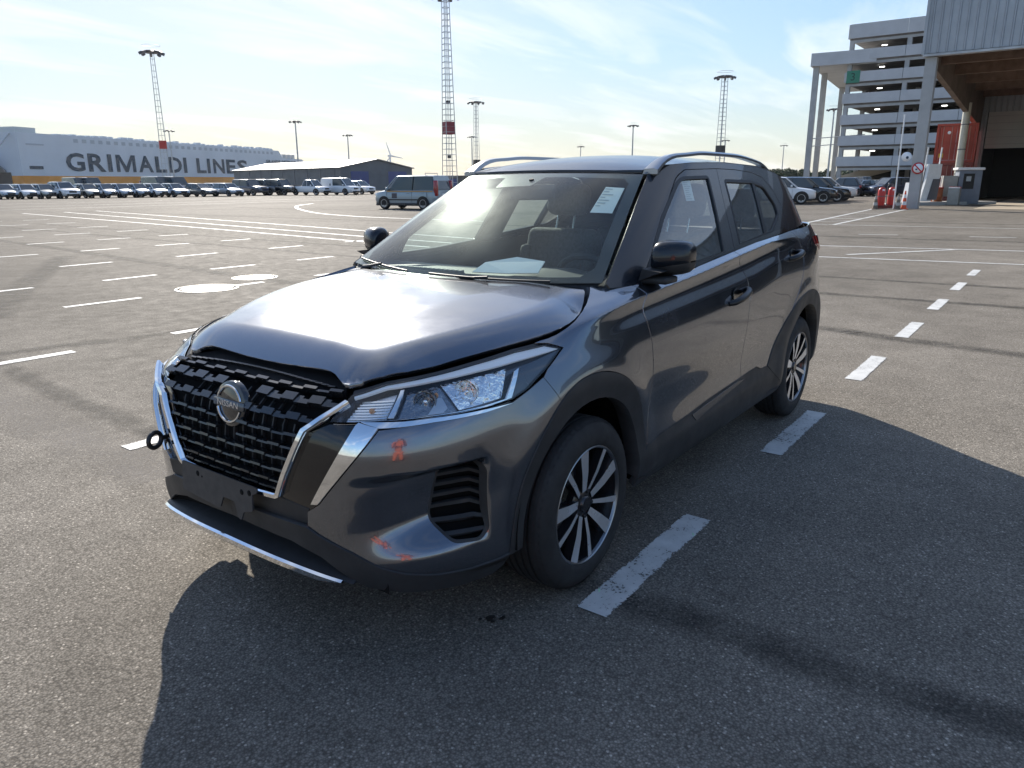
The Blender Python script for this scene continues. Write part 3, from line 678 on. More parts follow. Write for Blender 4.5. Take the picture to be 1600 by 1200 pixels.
# bonnet, whole width
half = [(-.195, 0), (-.198, .15), (-.212, .3), (-.235, .44), (-.262, .55), (-.285, .620), (-.283, .640), (-.257, .667)]+[(x, float(_hw(x))) for x in (-.2, -.15, -.104, -.05, 0, .055, .11, .17, .22, .276, .34, .407, .48, .555, .62, .68, .72)]+[(.748, .432), (.750, .415), (.742, .385), (.733, .355), (.729, .325), (.730, .28), (.734, .2), (.738, .1), (.739, 0)]
hood_poly = half+[(x, -y) for x, y in half[::-1][1:-1]]
panel('bonnet', HD, hood_poly, PAINT, car, h=.010, inset=.001, depth=.016)
# roof skin
rp_ = [(-.962, 0), (-.965, .2), (-.985, .38), (-1.03, .50), (-1.10, .528), (-1.5, .540), (-2.0, .533), (-2.6, .515), (-2.95, .49), (-2.98, .3), (-2.99, 0)]
panel('roof', RF, rp_+[(x, -y) for x, y in rp_[::-1][1:-1]], ROOFBLK, car, h=.05, inset=.001, depth=.02)
# greenhouse sides
GF = [(-.70, 1.116), (-.72, 1.215), (-.90, 1.333), (-1.165, 1.479), (-1.235, 1.503), (-1.52, 1.508), (-1.375, 1.143), (-1.0, 1.120)]
GF = roundpoly(GF, [.0, .01, .0, .03, .05, .02, .012, 0])
GR = roundpoly([(-1.59, 1.166), (-1.705, 1.490), (-2.10, 1.482), (-1.985, 1.196), (-1.8, 1.182)], [.012, .02, .02, .01, 0])
GQ = roundpoly([(-2.030, 1.196), (-2.140, 1.474), (-2.27, 1.458), (-2.375, 1.345), (-2.36, 1.29), (-2.13, 1.205)], [.01, .02, .04, .05, .05, .02])
FA = crom([(-.526, 1.085), (-.66, 1.175), (-.796, 1.262), (-.96, 1.366), (-1.124, 1.466), (-1.20, 1.508), (-1.30, 1.540)], 4)
FB = [(-1.662, 1.548), (-1.60, 1.42), (-1.564, 1.337), (-1.53, 1.23), (-1.497, 1.146)]
FR_T = [(-1.662, 1.548), (-1.9, 1.545), (-2.15, 1.532), (-2.32, 1.505), (-2.44, 1.43), (-2.50, 1.33), (-2.47, 1.25), (-2.44, 1.19)]
def keyhole(outer, hole):
    h = hole[::-1] if area2(hole)*area2(outer) > 0 else list(hole)
    best = min(((i, j) for i in range(len(outer)) for j in range(len(h))), key=lambda ij: (outer[ij[0]][0]-h[ij[1]][0])**2+(outer[ij[0]][1]-h[ij[1]][1])**2)
    i, j = best; h = h[j:]+h[:j+1]
    return outer[:i+1]+h+outer[i:]
for sd in (1, -1):
    F_OUT = FA+FB+[(-1.25, 1.128), (-1.0, 1.104), (-.70, 1.090)]
    panel('front_door_frame', GS, annulus(inset_poly(F_OUT, .002), GF), ROOFBLK, car, h=.014, inset=0, depth=.02, side=sd, sgn=-1)
    R_OUT = FB[::-1]+FR_T[1:]+[(-2.2, 1.184), (-1.9, 1.170), (-1.7, 1.158)]
    GRQ = roundpoly([(-1.59, 1.166), (-1.705, 1.490), (-2.10, 1.482), (-2.27, 1.458), (-2.375, 1.345), (-2.36, 1.29), (-2.13, 1.205), (-1.985, 1.196), (-1.8, 1.182)], [.012, .02, .02, .04, .05, .05, .02, 0, 0])
    panel('rear_door_frame', GS, annulus(inset_poly(R_OUT, .002), GRQ), ROOFBLK, car, h=.014, inset=0, depth=.02, side=sd, sgn=-1)
    # seals
    for nm_, gl_ in (('window_seal', GF), ('window_seal', GRQ)):
        ring_panel(nm_, GS, inset_poly(gl_, -.005), inset_poly(gl_, .010), BLK_SEAL, car, depth=.015, off=.0015, side=sd, sgn=-1)
    panel('window_divider', GS, [(-1.985, 1.19), (-2.10, 1.485), (-2.142, 1.478), (-2.030, 1.192)], BLK_SEAL, car, h=.04, inset=0, depth=.02, off=-.001, side=sd, sgn=-1)
    panel('belt_trim', GS, [(-.52, 1.082), (-.70, 1.093), (-1.0, 1.106), (-1.25, 1.130), (-1.497, 1.147), (-1.50, 1.163), (-1.35, 1.148), (-1.0, 1.123), (-.70, 1.110), (-.53, 1.098)], BLK_GLOSS, car, h=.04, inset=0, depth=.015, off=.004, side=sd, sgn=-1)
    panel('belt_trim', GS, [(-1.50, 1.148), (-1.7, 1.160), (-1.9, 1.172), (-2.2, 1.186), (-2.44, 1.192), (-2.36, 1.215), (-2.13, 1.204), (-1.9, 1.190), (-1.6, 1.172), (-1.505, 1.163)], BLK_GLOSS, car, h=.04, inset=0, depth=.015, off=.004, side=sd, sgn=-1)
    panel('front_window', GS, GF, GLASS_S, car, h=.05, inset=-.004, depth=0, off=-.006, side=sd, sgn=-1)
    panel('rear_window', GS, GR, GLASS_S, car, h=.05, inset=-.004, depth=0, off=-.006, side=sd, sgn=-1)
    panel('quarter_window', GS, GQ, GLASS_D, car, h=.05, inset=-.004, depth=0, off=-.006, side=sd, sgn=-1)
    panel('mirror_sail', GS, [(-.54, 1.100), (-.70, 1.112), (-.72, 1.212), (-.63, 1.158)], BLK_PL, car, h=.05, inset=0, depth=.01, off=.003, side=sd, sgn=-1)
    # screen pillar and cant rail, then the rear pillar
    AP = [(-.335, 1.085), (-.330, 1.104), (-.50, 1.2075), (-.70, 1.3285), (-.86, 1.425), (-1.020, 1.519), (-1.08, 1.545), (-1.16, 1.563), (-1.4, 1.578), (-1.8, 1.585), (-2.3, 1.572), (-2.75, 1.53), (-2.98, 1.49)]
    AP2 = [(-3.06, 1.44), (-3.12, 1.30), (-3.16, 1.21), (-2.9, 1.205), (-2.6, 1.196)]
    panel('pillar_and_cant_rail', GS, AP+AP2+FR_T[::-1]+FA[::-1]+[(-.45, 1.080)], ROOFBLK, car, h=.04, inset=.002, depth=.02, side=sd, sgn=-1)
# windscreen with its black printed border
wp = [(u, 0.015) for u in np.linspace(-.985, .985, 25)]+[(u, .985) for u in np.linspace(.985, -.985, 25)]
panel('windscreen', WS, wp, GLASS_W, car, h=.08, hb=.08, inset=0, depth=0, sgn=-1 if False else 1)
fin = [(u, .050+.02*abs(u)**4) for u in np.linspace(-.86, .86, 21)]+[(.92, .13), (.90, .88)]+[(u, .935) for u in np.linspace(.85, .10, 8)]+[(.06, .82), (-.30, .80), (-.36, .93)]+[(u, .935) for u in np.linspace(-.42, -.86, 6)]+[(-.915, .88), (-.93, .13)]
panel('screen_border', WS, annulus(wp, fin), mat('black_ceramic_border', (.010, .011, .013), .25), car, h=.03, hb=.03, inset=0, depth=0, off=-.004)
# ------------------------------------------------------------------ SUV: what lies behind the skin
INX = lambda L: [(X(x), z) for x, z in L]
for sd in (1, -1):
    shell = [(1.02, .30), (1.02, .80), (1.25, .88), (X(.1), .96), (X(-.3), 1.05), (X(-.6), 1.07), (X(-1.6), 1.13), (X(-2.6), 1.175), (AEND-.45, 1.17), (AEND-.001, 1.16), (AEND-.001, .36), (X(-3.10), .30)]
    shell += INX(arch(-2.61, .345, .42, .43, .30)[::-1]) + INX([(-2.1, .27), (-.5, .27)]) + INX(arch(0, .345, .42, .43, .30)[::-1])
    panel('dark_gap_shell', LB, shell, BLK_DEEP, car, h=.05, hb=.03, inset=0, depth=.03, off=-.035, side=sd)  # black shell added behind the skin so panel gaps look dark
    for cx in (0, AX_R):
        w = MB(); n = 24; V = []
        for (yy) in (.50, .835):
            for k in range(n+1):
                t = R(-4)+(math.pi+R(8))*k/n; V.append((cx+.425*math.cos(t), sd*yy, .345+.43*math.sin(t)))
        F = [(k, k+1, n+2+k, n+1+k) for k in range(n)]+[tuple(range(n+1))]
        w.add(V, F, True); w.build('wheel_well', BLK_DEEP, car)
fl = MB(); fl.box(-3.2, .75, -.50, .50, .24, .30); fl.box(-2.15, -.48, -.78, .78, .25, .30)
fl.build('underbody', BLK_DEEP, car)
rd = MB(); rd.add([(.80, -.62, .26), (.80, .62, .26), (.80, .55, .62), (.74, .50, .80), (.66, .42, .87), (.66, -.42, .87), (.74, -.50, .80), (.80, -.55, .62)], [tuple(range(8))])
rd.add([(.66, -.46, .872), (.66, .46, .872), (.35, .62, .915), (-.2, .64, .97), (-.2, -.64, .97), (.35, -.62, .915)], [(0, 1, 2, 3, 4, 5)])
rd.build('radiator_panel', BLK_DEEP, car)
# ------------------------------------------------------------------ wheels
TYRE = mat('tyre_rubber', (.018, .018, .019), .72, noise=(14, .2), bump=(300, .2, .0006))
ALLOY = mat('machined_alloy', (.78, .79, .81), .30, metal=.8, noise=(25, .06))
RIMBLK = mat('black_alloy_paint', (.012, .012, .014), .25, coat=.5)
IRON = mat('brake_iron', (.20, .19, .18), .38, metal=.9, noise=(12, .2))
def make_wheel(name='wheel'):
    """outer face towards +y at y=0, hub at origin"""
    w = empty(name); del_ = None
    t = MB(); Rt = .3275
    prof = [(.222, -.006), (.232, .004), (.250, .008), (.272, .006), (.292, .000), (.306, -.008), (.317, -.018), (.3235, -.030)]
    grooves = [-.055, -.088, -.120, -.152]
    y = -.040; prof += [(Rt-.001, -.040)]
    for g in grooves: prof += [(Rt, g+.006), (Rt-.008, g+.004), (Rt-.008, g-.004), (Rt, g-.006)]
    prof += [(Rt-.001, -.170), (.3235, -.180), (.312, -.196), (.290, -.208), (.250, -.212), (.222, -.200)]
    t.lathe(prof, 96)
    ty = t.build('tyre', TYRE, w, smooth_angle=40)
    tb = MB()     # shoulder tread blocks
    for k in range(64):
        a = 2*math.pi*k/64; M = rotM('Y', a)
        tb.add([(-.0045, -.012, .3150), (.0045, -.012, .3150), (.0055, -.046, .3290), (-.0035, -.046, .3290), (-.0045, -.046, .320), (.0055, -.046, .320)], [(0, 1, 2, 3), (3, 2, 5, 4)], False, M)
        tb.add([(-.010, -.0105, .3120), (.010, -.0105, .3120), (.011, -.024, .3228), (-.009, -.024, .3228)], [(0, 1, 2, 3)], False, M)
    tb.build('tread_block', TYRE, ty)
    r = MB(); r.lathe([(.2245, -.004), (.2262, .000), (.2225, .002), (.2185, -.001), (.2150, -.012)], 96); r.build('rim_lip', mat('rim_edge', (.30, .31, .33), .3, metal=1.), w, smooth_angle=35)
    b = MB(); b.lathe([(.2150, -.010), (.211, -.03), (.200, -.06), (.196, -.12), (.198, -.195), (.212, -.20)], 64); b.build('rim_barrel', RIMBLK, w, smooth_angle=40)
    # five pairs of spokes: a broad blade and a slim one
    for k in range(5):
        a0 = 2*math.pi*k/5+R(12)
        for (da, ri, ro, wi, wo, tw) in ((R(-17), .050, .2165, .0140, .027, R(6)), (R(16), .053, .2165, .0075, .0125, R(-4))):
            M = rotM('Y', -(a0+da))
            def q(rad, off, yy): return (off+math.sin(tw)*(rad-.05), yy, rad)
            f = MB(); top = [q(ri, -wi, -.020), q(ri, wi, -.020), q(.13, (wi+wo)/2, -.008), q(ro, wo, -.003), q(ro, -wo, -.003), q(.13, -(wi+wo)/2, -.008)]
            bot = [(x*1.25, yy-.034, z) for x, yy, z in top]
            mid = [(x*1.04, yy-.0022, z) for x, yy, z in top]
            f.add(top, [(0, 1, 2, 5), (5, 2, 3, 4)], False, M); n = 6
            sp = f.build('spoke_face', ALLOY, w)
            s = MB(); V = mid+bot; s.add(V, [(i, (i+1) % n, n+(i+1) % n, n+i) for i in range(n)]+[(0, 5, 2, 1), (5, 4, 3, 2)], False, M)
            s.fixnormals(); s.build('spoke_body', RIMBLK, sp)
    h = MB(); h.lathe([(.0, -.012), (.026, -.012), (.030, -.016), (.032, -.022), (.060, -.026), (.072, -.034), (.075, -.06)], 40); hub = h.build('hub', RIMBLK, w, smooth_angle=30)
    for k in range(5):
        a = 2*math.pi*k/5+R(48); l = MB(); l.lathe([(0, -.018), (.0085, -.018), (.010, -.021), (.010, -.034)], 12, M=trM(.050*math.cos(a), 0, .050*math.sin(a))); l.build('wheel_nut', RIMBLK, hub, smooth_angle=30)
    d = MB(); d.lathe([(.06, -.085), (.078, -.082), (.082, -.092), (.138, -.092), (.138, -.112), (.08, -.112)], 64); d.build('brake_disc', IRON, w, smooth_angle=30)
    return w
def caliper(w, ang):
    c = MB(); M = rotM('Y', -ang); c.rbox(-.075, .075, -.125, -.075, .105, .165, .012, 2, M); c.rbox(-.05, .05, -.085, -.062, .085, .15, .008, 2, M)
    c.build('brake_caliper', mat('caliper_alloy', (.42, .42, .42), .4, metal=.7, noise=(20, .2)), w)
for (cx, sd, turn) in ((0, 1, 0), (AX_R, 1, 1.1), (0, -1, .6), (AX_R, -1, 2.0)):
    w = make_wheel(); w.parent = car; w.location = (cx, sd*.858, WH_Z)
    # roll each wheel a little: turn its children
    for ch in w.children:
        if ch.name.split('.')[0] in ('spoke_face', 'hub'): ch.rotation_euler = (0, turn, 0)
    caliper(w, R(-95) if cx == 0 else R(100))
    if sd < 0: w.rotation_euler = (0, 0, math.pi)
# ------------------------------------------------------------------ head lamps
REFL = mat('lamp_reflector', (.80, .82, .84), .08, metal=1., bump=(34, 1.0, .012))
LAMPBLK = mat('lamp_housing', (.14, .15, .17), .25, metal=.8)
AMBER = mat('amber_bulb', (.60, .30, .14), .25)
DRL = mat('frosted_light_guide', (.80, .82, .84), .3)
for sd in (1, -1):
    hl = panel('head_lamp', LB, HLP, LENS, car, h=.02, hb=.01, inset=.002, depth=.0, side=sd)
    panel('lamp_housing', LB, HLP, LAMPBLK, hl, h=.02, hb=.01, inset=.003, depth=-.040, off=-.042, side=sd)
    # bright strip along the top edge, widening towards the rear
    panel('light_guide', LB, [(.515, .866), (.66, .896), (.84, .919), (1.02, .939), (1.193, .954), (1.326, .958), (1.385, .941), (1.33, .936), (1.19, .930), (1.02, .920), (.84, .905), (.66, .886), (.52, .858)], DRL, hl, h=.02, hb=.01, inset=.002, depth=.01, off=-.006, side=sd)
    panel('chrome_trim', LB, [(.475, .803), (.60, .812), (.804, .820), (1.00, .824), (1.09, .829), (1.155, .905), (1.178, .912), (1.112, .828), (1.03, .820), (.804, .815), (.60, .807), (.475, .798)], CHROME, hl, h=.02, hb=.01, inset=.0, depth=.012, off=-.010, side=sd)
    panel('rear_facet', LB, [(1.118, .830), (1.183, .912), (1.33, .932), (1.375, .938), (1.285, .892), (1.183, .845)], mat('smoked_facet', (.02, .028, .045), .12, coat=1), hl, h=.02, hb=.01, inset=.0, depth=.008, off=-.012, side=sd)
    panel('indicator', LB, [(.50, .812), (.548, .862), (.70, .888), (.655, .822)], mat('indicator_reflector', (.66, .67, .70), .16, metal=.9, bump=(130, .5, .003)), hl, h=.015, hb=.01, inset=.002, depth=.01, off=-.030, side=sd)
    for k in range(7):
        t0 = (k+.5)/7.5; z0 = .816+.052*t0; a0 = .504+.046*t0*.92; a1 = .656+.040*t0
        panel('indicator_rib', LB, [(a0+.006, z0-.0008), (a1-.004, z0+.006), (a1-.004, z0+.0088), (a0+.006, z0+.0018)], CHROME, hl, h=.03, hb=.02, inset=0, depth=.004, off=-.025, side=sd)
    panel('divider_blade', LB, [(.665, .824), (.715, .890), (.730, .892), (.685, .824)], CHROME, hl, h=.02, hb=.01, inset=0, depth=.012, off=-.016, side=sd)
    panel('high_beam_reflector', LB, [(.70, .826), (.74, .893), (.865, .906), (.905, .826)], mat('dark_reflector', (.26, .28, .31), .12, metal=1., bump=(26, .9, .012)), hl, h=.02, hb=.01, inset=.0, depth=.01, off=-.034, side=sd)
    panel('low_beam_reflector', LB, [(.915, .828), (.875, .907), (1.14, .925), (1.085, .835)], REFL, hl, h=.02, hb=.01, inset=.0, depth=.01, off=-.030, side=sd)
    panel('lamp_fin', LB, [(.755, .822), (.80, .824), (.845, .866), (.86, .866), (.87, .836), (.85, .824)], SATIN, hl, h=.02, hb=.01, inset=0, depth=.014, off=-.012, side=sd)
    # bulbs and bowls
    for (aa, z0, rr, nm_, mm) in ((.60, .842, .009, 'bulb', AMBER), (.845, .878, .008, 'bulb', AMBER)):
        p = LB(np.array([aa]), np.array([z0]))[0]; n = surf_normals(LB, np.array([aa]), np.array([z0]), 1)[0]; c = Vector(p-n*.022)
        m_ = MB(); M = Matrix.Translation(c) @ Vector(n).to_track_quat('Y', 'Z').to_matrix().to_4x4(); m_.lathe([(.0, .008), (rr*.7, .005), (rr, -.004), (rr, -.012)], 16, M=M); o = m_.build(nm_, mm, hl)
        if sd < 0: o.scale = (1, -1, 1)
    for (aa, z0, rr) in ((.955, .875, .036), (.80, .862, .034)):
        p = LB(np.array([aa]), np.array([z0]))[0]; n = surf_normals(LB, np.array([aa]), np.array([z0]), 1)[0]; c = Vector(p-n*.022)
        dirv = Vector((.92, .38, -.02)).normalized()
        M = Matrix.Translation(c) @ dirv.to_track_quat('Y', 'Z').to_matrix().to_4x4()
        m_ = MB(); m_.lathe([(.005, -.022), (rr*.5, -.018), (rr*.8, -.008), (rr, .006), (rr*1.06, .006), (rr*1.06, -.012)], 24, M=M); o = m_.build('reflector_bowl', REFL if aa > .9 else MATS['dark_reflector'], hl, smooth_angle=30)
        k = MB(); k.lathe([(0, .004), (.008, .002), (.010, -.02)], 12, M=M); o2 = k.build('bulb_cap', CHROME, hl)
        if sd < 0: o.scale = (1, -1, 1); o2.scale = (1, -1, 1)
for sd in (1, -1):
    panel('lamp_gap_shade_strip', LB, [(.508, .866), (.66, .897), (.84, .920), (1.02, .940), (1.193, .955), (1.326, .959), (1.345, .958), (1.36, .970), (1.326, .969), (1.193, .962), (1.02, .946), (.84, .926), (.66, .904), (.505, .877)], BLK_PL, car, h=.02, hb=.004, inset=0, depth=.01, off=-.006, side=sd)  # black strip added in the bonnet gap, standing in for its shade
# ------------------------------------------------------------------ grille
gr = empty('grille'); gr.parent = car
GTOP = [(.475, .862), (.30, .892), (.15, .900), (0, .902)]
fr_o = [(0, .520), (.262, .534), (.276, .541), (.386, .764), (.44, .800), (.513, .846)]
fr_i = [(.500, .848), (.432, .808), (.372, .770), (.264, .551), (.255, .546), (0, .533)]
fro = fr_o+fr_i; full = fro+[(-a, z) for a, z in fr_i[::-1][1:]]+[(-a, z) for a, z in fr_o[::-1][:-1]]
loop = fr_o+[(-a, z) for a, z in fr_o[::-1][:-1]]+[(-.500, .848)]
loop = [(-a, z) for a, z in fr_o[::-1]]+fr_o[1:]+fr_i+[(-a, z) for a, z in fr_i[::-1][1:]]
panel('grille_backing', LB, [(-.50, .846), (-.38, .765), (-.27, .53), (.27, .53), (.38, .765), (.50, .846), (.45, .895), (-.45, .895)], BLK_DEEP, gr, h=.04, inset=0, depth=0, off=-.050)
panel('upper_grille_cover', LB, [(-.46, .872), (.46, .872), (.44, .892), (.30, .920), (-.30, .920), (-.44, .892)], mat('grille_cover_black', (.008, .008, .009), .6, spec=.15), gr, h=.03, inset=0, depth=.01, off=-.024)
panel('chrome_frame', LB, loop, CHROME, gr, h=.02, inset=0, depth=.03, off=.012)
def gw(z):
    """half width of the grille opening at height z"""
    return float(np.interp(z, [.533, .546, .56, .77, .808, .848, .87, .90], [.24, .252, .262, .366, .425, .480, .455, .41]))
def surf_pt(a, z, o):
    A, Z = np.array([a]), np.array([z]); return LB(A, Z)[0]+surf_normals(LB, A, Z, 1)[0]*o
BAR = mat('grille_bar', (.014, .015, .017), .25, coat=.3, coat_rough=.15)
def block(mb, a0, a1, z0, z1, of, ob, rise=.0):
    """one piece of a grille bar: front face, sloping top, closed"""
    A = np.array([a0, a1, a1, a0]*2); Z = np.array([z0, z0, z1, z1, z0, z0, z1+rise, z1+rise]); O = np.array([of, of, of-.002, of-.002, ob, ob, ob, ob])
    P = LB(A, Z)+surf_normals(LB, A, Z, 1)*O[:, None]
    mb.add([tuple(p) for p in P], [(0, 1, 2, 3), (7, 6, 5, 4), (3, 2, 6, 7), (1, 0, 4, 5), (0, 3, 7, 4), (2, 1, 5, 6)])
rows = [(.553, .006, .046, 0), (.580, .007, .046, 1), (.619, .007, .048, 0), (.660, .008, .050, 1), (.700, .008, .052, 0), (.740, .009, .056, 1), (.790, .016, .056, 0), (.836, .015, .058, 1), (.867, .007, .060, 0)]
for z0, hh, pitch, ph in rows:
    hw_ = gw(z0)-.004; rb = MB(); a = -hw_; k = 0
    n = max(4, int(2*hw_/pitch)); step = 2*hw_/n
    tall = hh > .014
    for k in range(n):
        a0, a1 = -hw_+k*step, -hw_+(k+1)*step
        if abs((a0+a1)/2) < .075 and .69 < z0 < .86:
            if rb.v: rb.build('grille_bar', BAR, gr); rb = MB()
            continue
        up = (k+ph) % 2 == 0
        if up: block(rb, a0, a1-.001, z0+.003, z0+hh+(.006 if tall else .003), -.004, -.034, .008 if tall else .002)
        else: block(rb, a0, a1, z0, z0+hh*.75, -.007, -.034, .002)
        # the sawtooth return between blocks
        if tall: block(rb, a0, a0+step*.45, z0+hh*.4, z0+hh+.003, -.009, -.038, .008)
    rb.build('grille_bar', BAR, gr)
tb_ = MB()
for k in range(24):
    a0, a1 = -.40+k*.03333, -.40+(k+1)*.03333; q = (abs(a0+a1)/2/.40)**2; block(tb_, a0, a1, .893-.012*q, .897-.012*q, -.010, -.03, .002)
tb_.build('grille_top_bar', BAR, gr)
# vertical ribs deep inside
for k in range(-6, 7):
    a0 = k*.05; zt = .86 if abs(a0) < .30 else .78; zb = .54 if abs(a0) < .22 else .62
    rv = MB(); 
    zs = np.linspace(zb, zt, 6)
    for q in range(5): block(rv, a0-.003, a0+.003, zs[q], zs[q+1], -.036, -.050)
    rv.build('grille_rib', BLK_PL, gr)
# badge
def text_mesh(txt, size, depth, name, m, parent, M, align='CENTER', bevel=0., xs=1.0, off=0.):
    cu = bpy.data.curves.new(name, 'FONT'); cu.body = txt; cu.size = size; cu.extrude = depth; cu.align_x = align; cu.align_y = 'CENTER'; cu.resolution_u = 3; cu.offset = off
    ob = bpy.data.objects.new(name, cu); COL.objects.link(ob); dg = bpy.context.evaluated_depsgraph_get(); dg.update()
    me = bpy.data.meshes.new_from_object(ob.evaluated_get(dg)); bpy.data.objects.remove(ob); bpy.data.curves.remove(cu)
    me.transform(Matrix.Diagonal((xs, 1, 1, 1))); me.transform(M); me.materials.clear(); me.materials.append(m); me.name = name
    o = bpy.data.objects.new(name, me); COL.objects.link(o); o.parent = parent
    return o
bdg = MB(); MBD = trM(.880, 0, .787) @ rotM('Y', R(90-9)) @ rotM('Z', R(90))     # local x -> car's left-right, y up, z forward
bdg.lathe([(0, .004), (.070, .004), (.080, .000), (.083, -.006), (.083, -.020)], 56, axis='z', M=MBD @ Matrix.Diagonal((1, .93, 1, 1)))
badge = bdg.build('badge', mat('badge_black', (.012, .013, .016), .08, coat=1), gr, smooth_angle=30)
ring = MB()
for sgn_ in (1, -1):
    pts = []
    for k in range(25):
        t = R(17)+R(146)*k/24; pts.append((sgn_*.064*math.cos(t), sgn_*.0595*math.sin(t), .006))
    V = []
    for (x, y, z) in pts:
        l = math.hypot(x, y); 
        for d, zz in ((-.0045, .006), (-.0025, .0095), (.0025, .0095), (.0045, .006)): V.append((x*(1+d/l), y*(1+d/l), zz))
    ring.add(V, [(4*i+j, 4*i+j+1, 4*i+j+5, 4*i+j+4) for i in range(24) for j in range(3)], False, MBD)
ring.fixnormals(); ring.build('badge_ring', CHROME, badge)
bb = MB(); bb.rbox(-.083, .083, -.0135, .0135, .002, .010, .002, 1, MBD); bb.build('badge_bar', mat('badge_bar_grey', (.13, .14, .15), .2, metal=.6), badge)
text_mesh('NISSAN', .027, .0008, 'badge_lettering', mat('badge_letter', (.8, .8, .8), .2, metal=.8), badge, MBD @ trM(0, 0, .0112), xs=1.28)
# ------------------------------------------------------------------ lower front
sp = MB()       # splitter shelf
yy = np.linspace(-.53, .53, 57)
_spx = CS([-.6, -.5, -.35, -.2, 0, .2, .35, .5, .6], [.83, .876, .914, .934, .942, .934, .914, .876, .83]); _spz = CS([-.6, -.5, -.3, 0, .3, .5, .6], [.283, .300, .322, .335, .322, .300, .283])
def spx(y): return float(_spx(y))
def spz(y): return float(_spz(y))
V = []
for y in yy: V += [(spx(y), y, spz(y)), (spx(y)-.015, y, spz(y)+.006), (.76, y*.95, spz(y)+.045), (.76, y*.95, spz(y)-.055+.05*abs(y/.53)**4), (spx(y)-.03, y, spz(y)-.055+.052*abs(y/.53)**4)]
n = len(yy); sp.add(V, [(5*i+j, 5*i+(j+1) % 5, 5*i+5+(j+1) % 5, 5*i+5+j) for i in range(n-1) for j in range(5)], True)
sp.fixnormals(); spl = sp.build('front_splitter', BLK_PL, car, smooth_angle=35)
ch = MB(); V = []; yc = np.linspace(-.50, .50, 81)
for y in yc:
    w = .020*min(1, (.505-abs(y))/.09)**.6; x, z = spx(y)+.009, spz(y)+.003
    V += [(x-.006, y, z+.003), (x+.003, y, z-.002), (x+.001, y, z-w), (x-.010, y, z-w-.004)]
n = len(yc); ch.add(V, [(4*i+j, 4*i+(j+1) % 4, 4*i+4+(j+1) % 4, 4*i+4+j) for i in range(n-1) for j in range(4)], False)
ch.fixnormals(); ch.build('splitter_chrome', CHROME, spl, smooth_angle=25)
panel('lower_intake_backing', LB, [(-.45, .52), (-.5, .30), (.5, .30), (.45, .52)], BLK_DEEP, car, h=.05, inset=0, depth=0, off=-.045)
panel('upper_intake_bar', LB, [(-.385, .518), (-.38, .462), (.38, .462), (.385, .518), (.27, .532), (-.27, .532)], BLK_PL, car, h=.04, inset=.001, depth=.02, off=-.010)
br = MB(); MBR = trM(.952, 0, .5) @ rotM('Y', R(-4)) @ trM(-.952, 0, -.5)
poly = roundpoly([(-.220, .562), (.205, .562), (.205, .545), (.178, .532), (.180, .478), (.130, .462), (.118, .432), (.100, .436), (.082, .488), (.020, .488), (.002, .448), (-.02, .444), (-.222, .458)], .006, 2)
br.prism(poly, 0, .950, .955, MBR); pb = br.build('plate_bracket', mat('bracket_plastic', (.040, .042, .046), .45, noise=(30, .15)), car)
for (y, z) in ((-.125, .536), (.165, .536), (-.10, .53), (.125, .53)):
    hmb = MB(); r_ = .010 if abs(y) > .12 else .004; hmb.lathe([(0, .9552), (r_, .9552), (r_, .952)], 12, axis='x', M=MBR @ trM(0, y, z)); hmb.build('bracket_hole', BLK_DEEP, pb)
tw = MB(); C0 = Vector((.955, -.378, .604))
tw.tube([C0+Vector((.030*math.cos(t)+.0, .0+.012*math.cos(t), .027*math.sin(t))) for t in np.linspace(0, 2*math.pi, 25)[:-1]], .0085, 8, closed=True)
tw.tube([C0+Vector((-.030, -.012, -.004)), (.86, -.42, .592)], .009, 8); tw.build('tow_hook', mat('tow_hook_steel', (.035, .036, .038), .4, metal=.5), car)
# ------------------------------------------------------------------ mirrors, handles, rails, wipers
def blob(sections, n=20):
    """closed loft through cross-sections, each a list of n points"""
    m = MB(); V = [p for s in sections for p in s]; k = len(sections)
    F = [(i*n+j, i*n+(j+1) % n, (i+1)*n+(j+1) % n, (i+1)*n+j) for i in range(k-1) for j in range(n)]
    F += [tuple(range(n))[::-1], tuple(range((k-1)*n, k*n))]
    m.add(V, F, True); m.fixnormals(); return m
def mirror_section(y, t, lo, hi):
    """section in x,z at outboard position y; the mirror faces forward; t scales"""
    pts = []; n = 20
    xc = -.615-.30*(y-.795)+.0; zc = 1.183+.05*(y-.81)
    for k in range(n):
        a = 2*math.pi*k/n; cx, cz = math.cos(a), math.sin(a)
        cx = math.copysign(abs(cx)**.75, cx); cz = math.copysign(abs(cz)**.72, cz)
        rx = (.078 if cx > 0 else .052)*t; rz = .073*t
        pts.append((xc+rx*cx, y, zc+max(min(rz*cz, hi), lo)))
    return pts
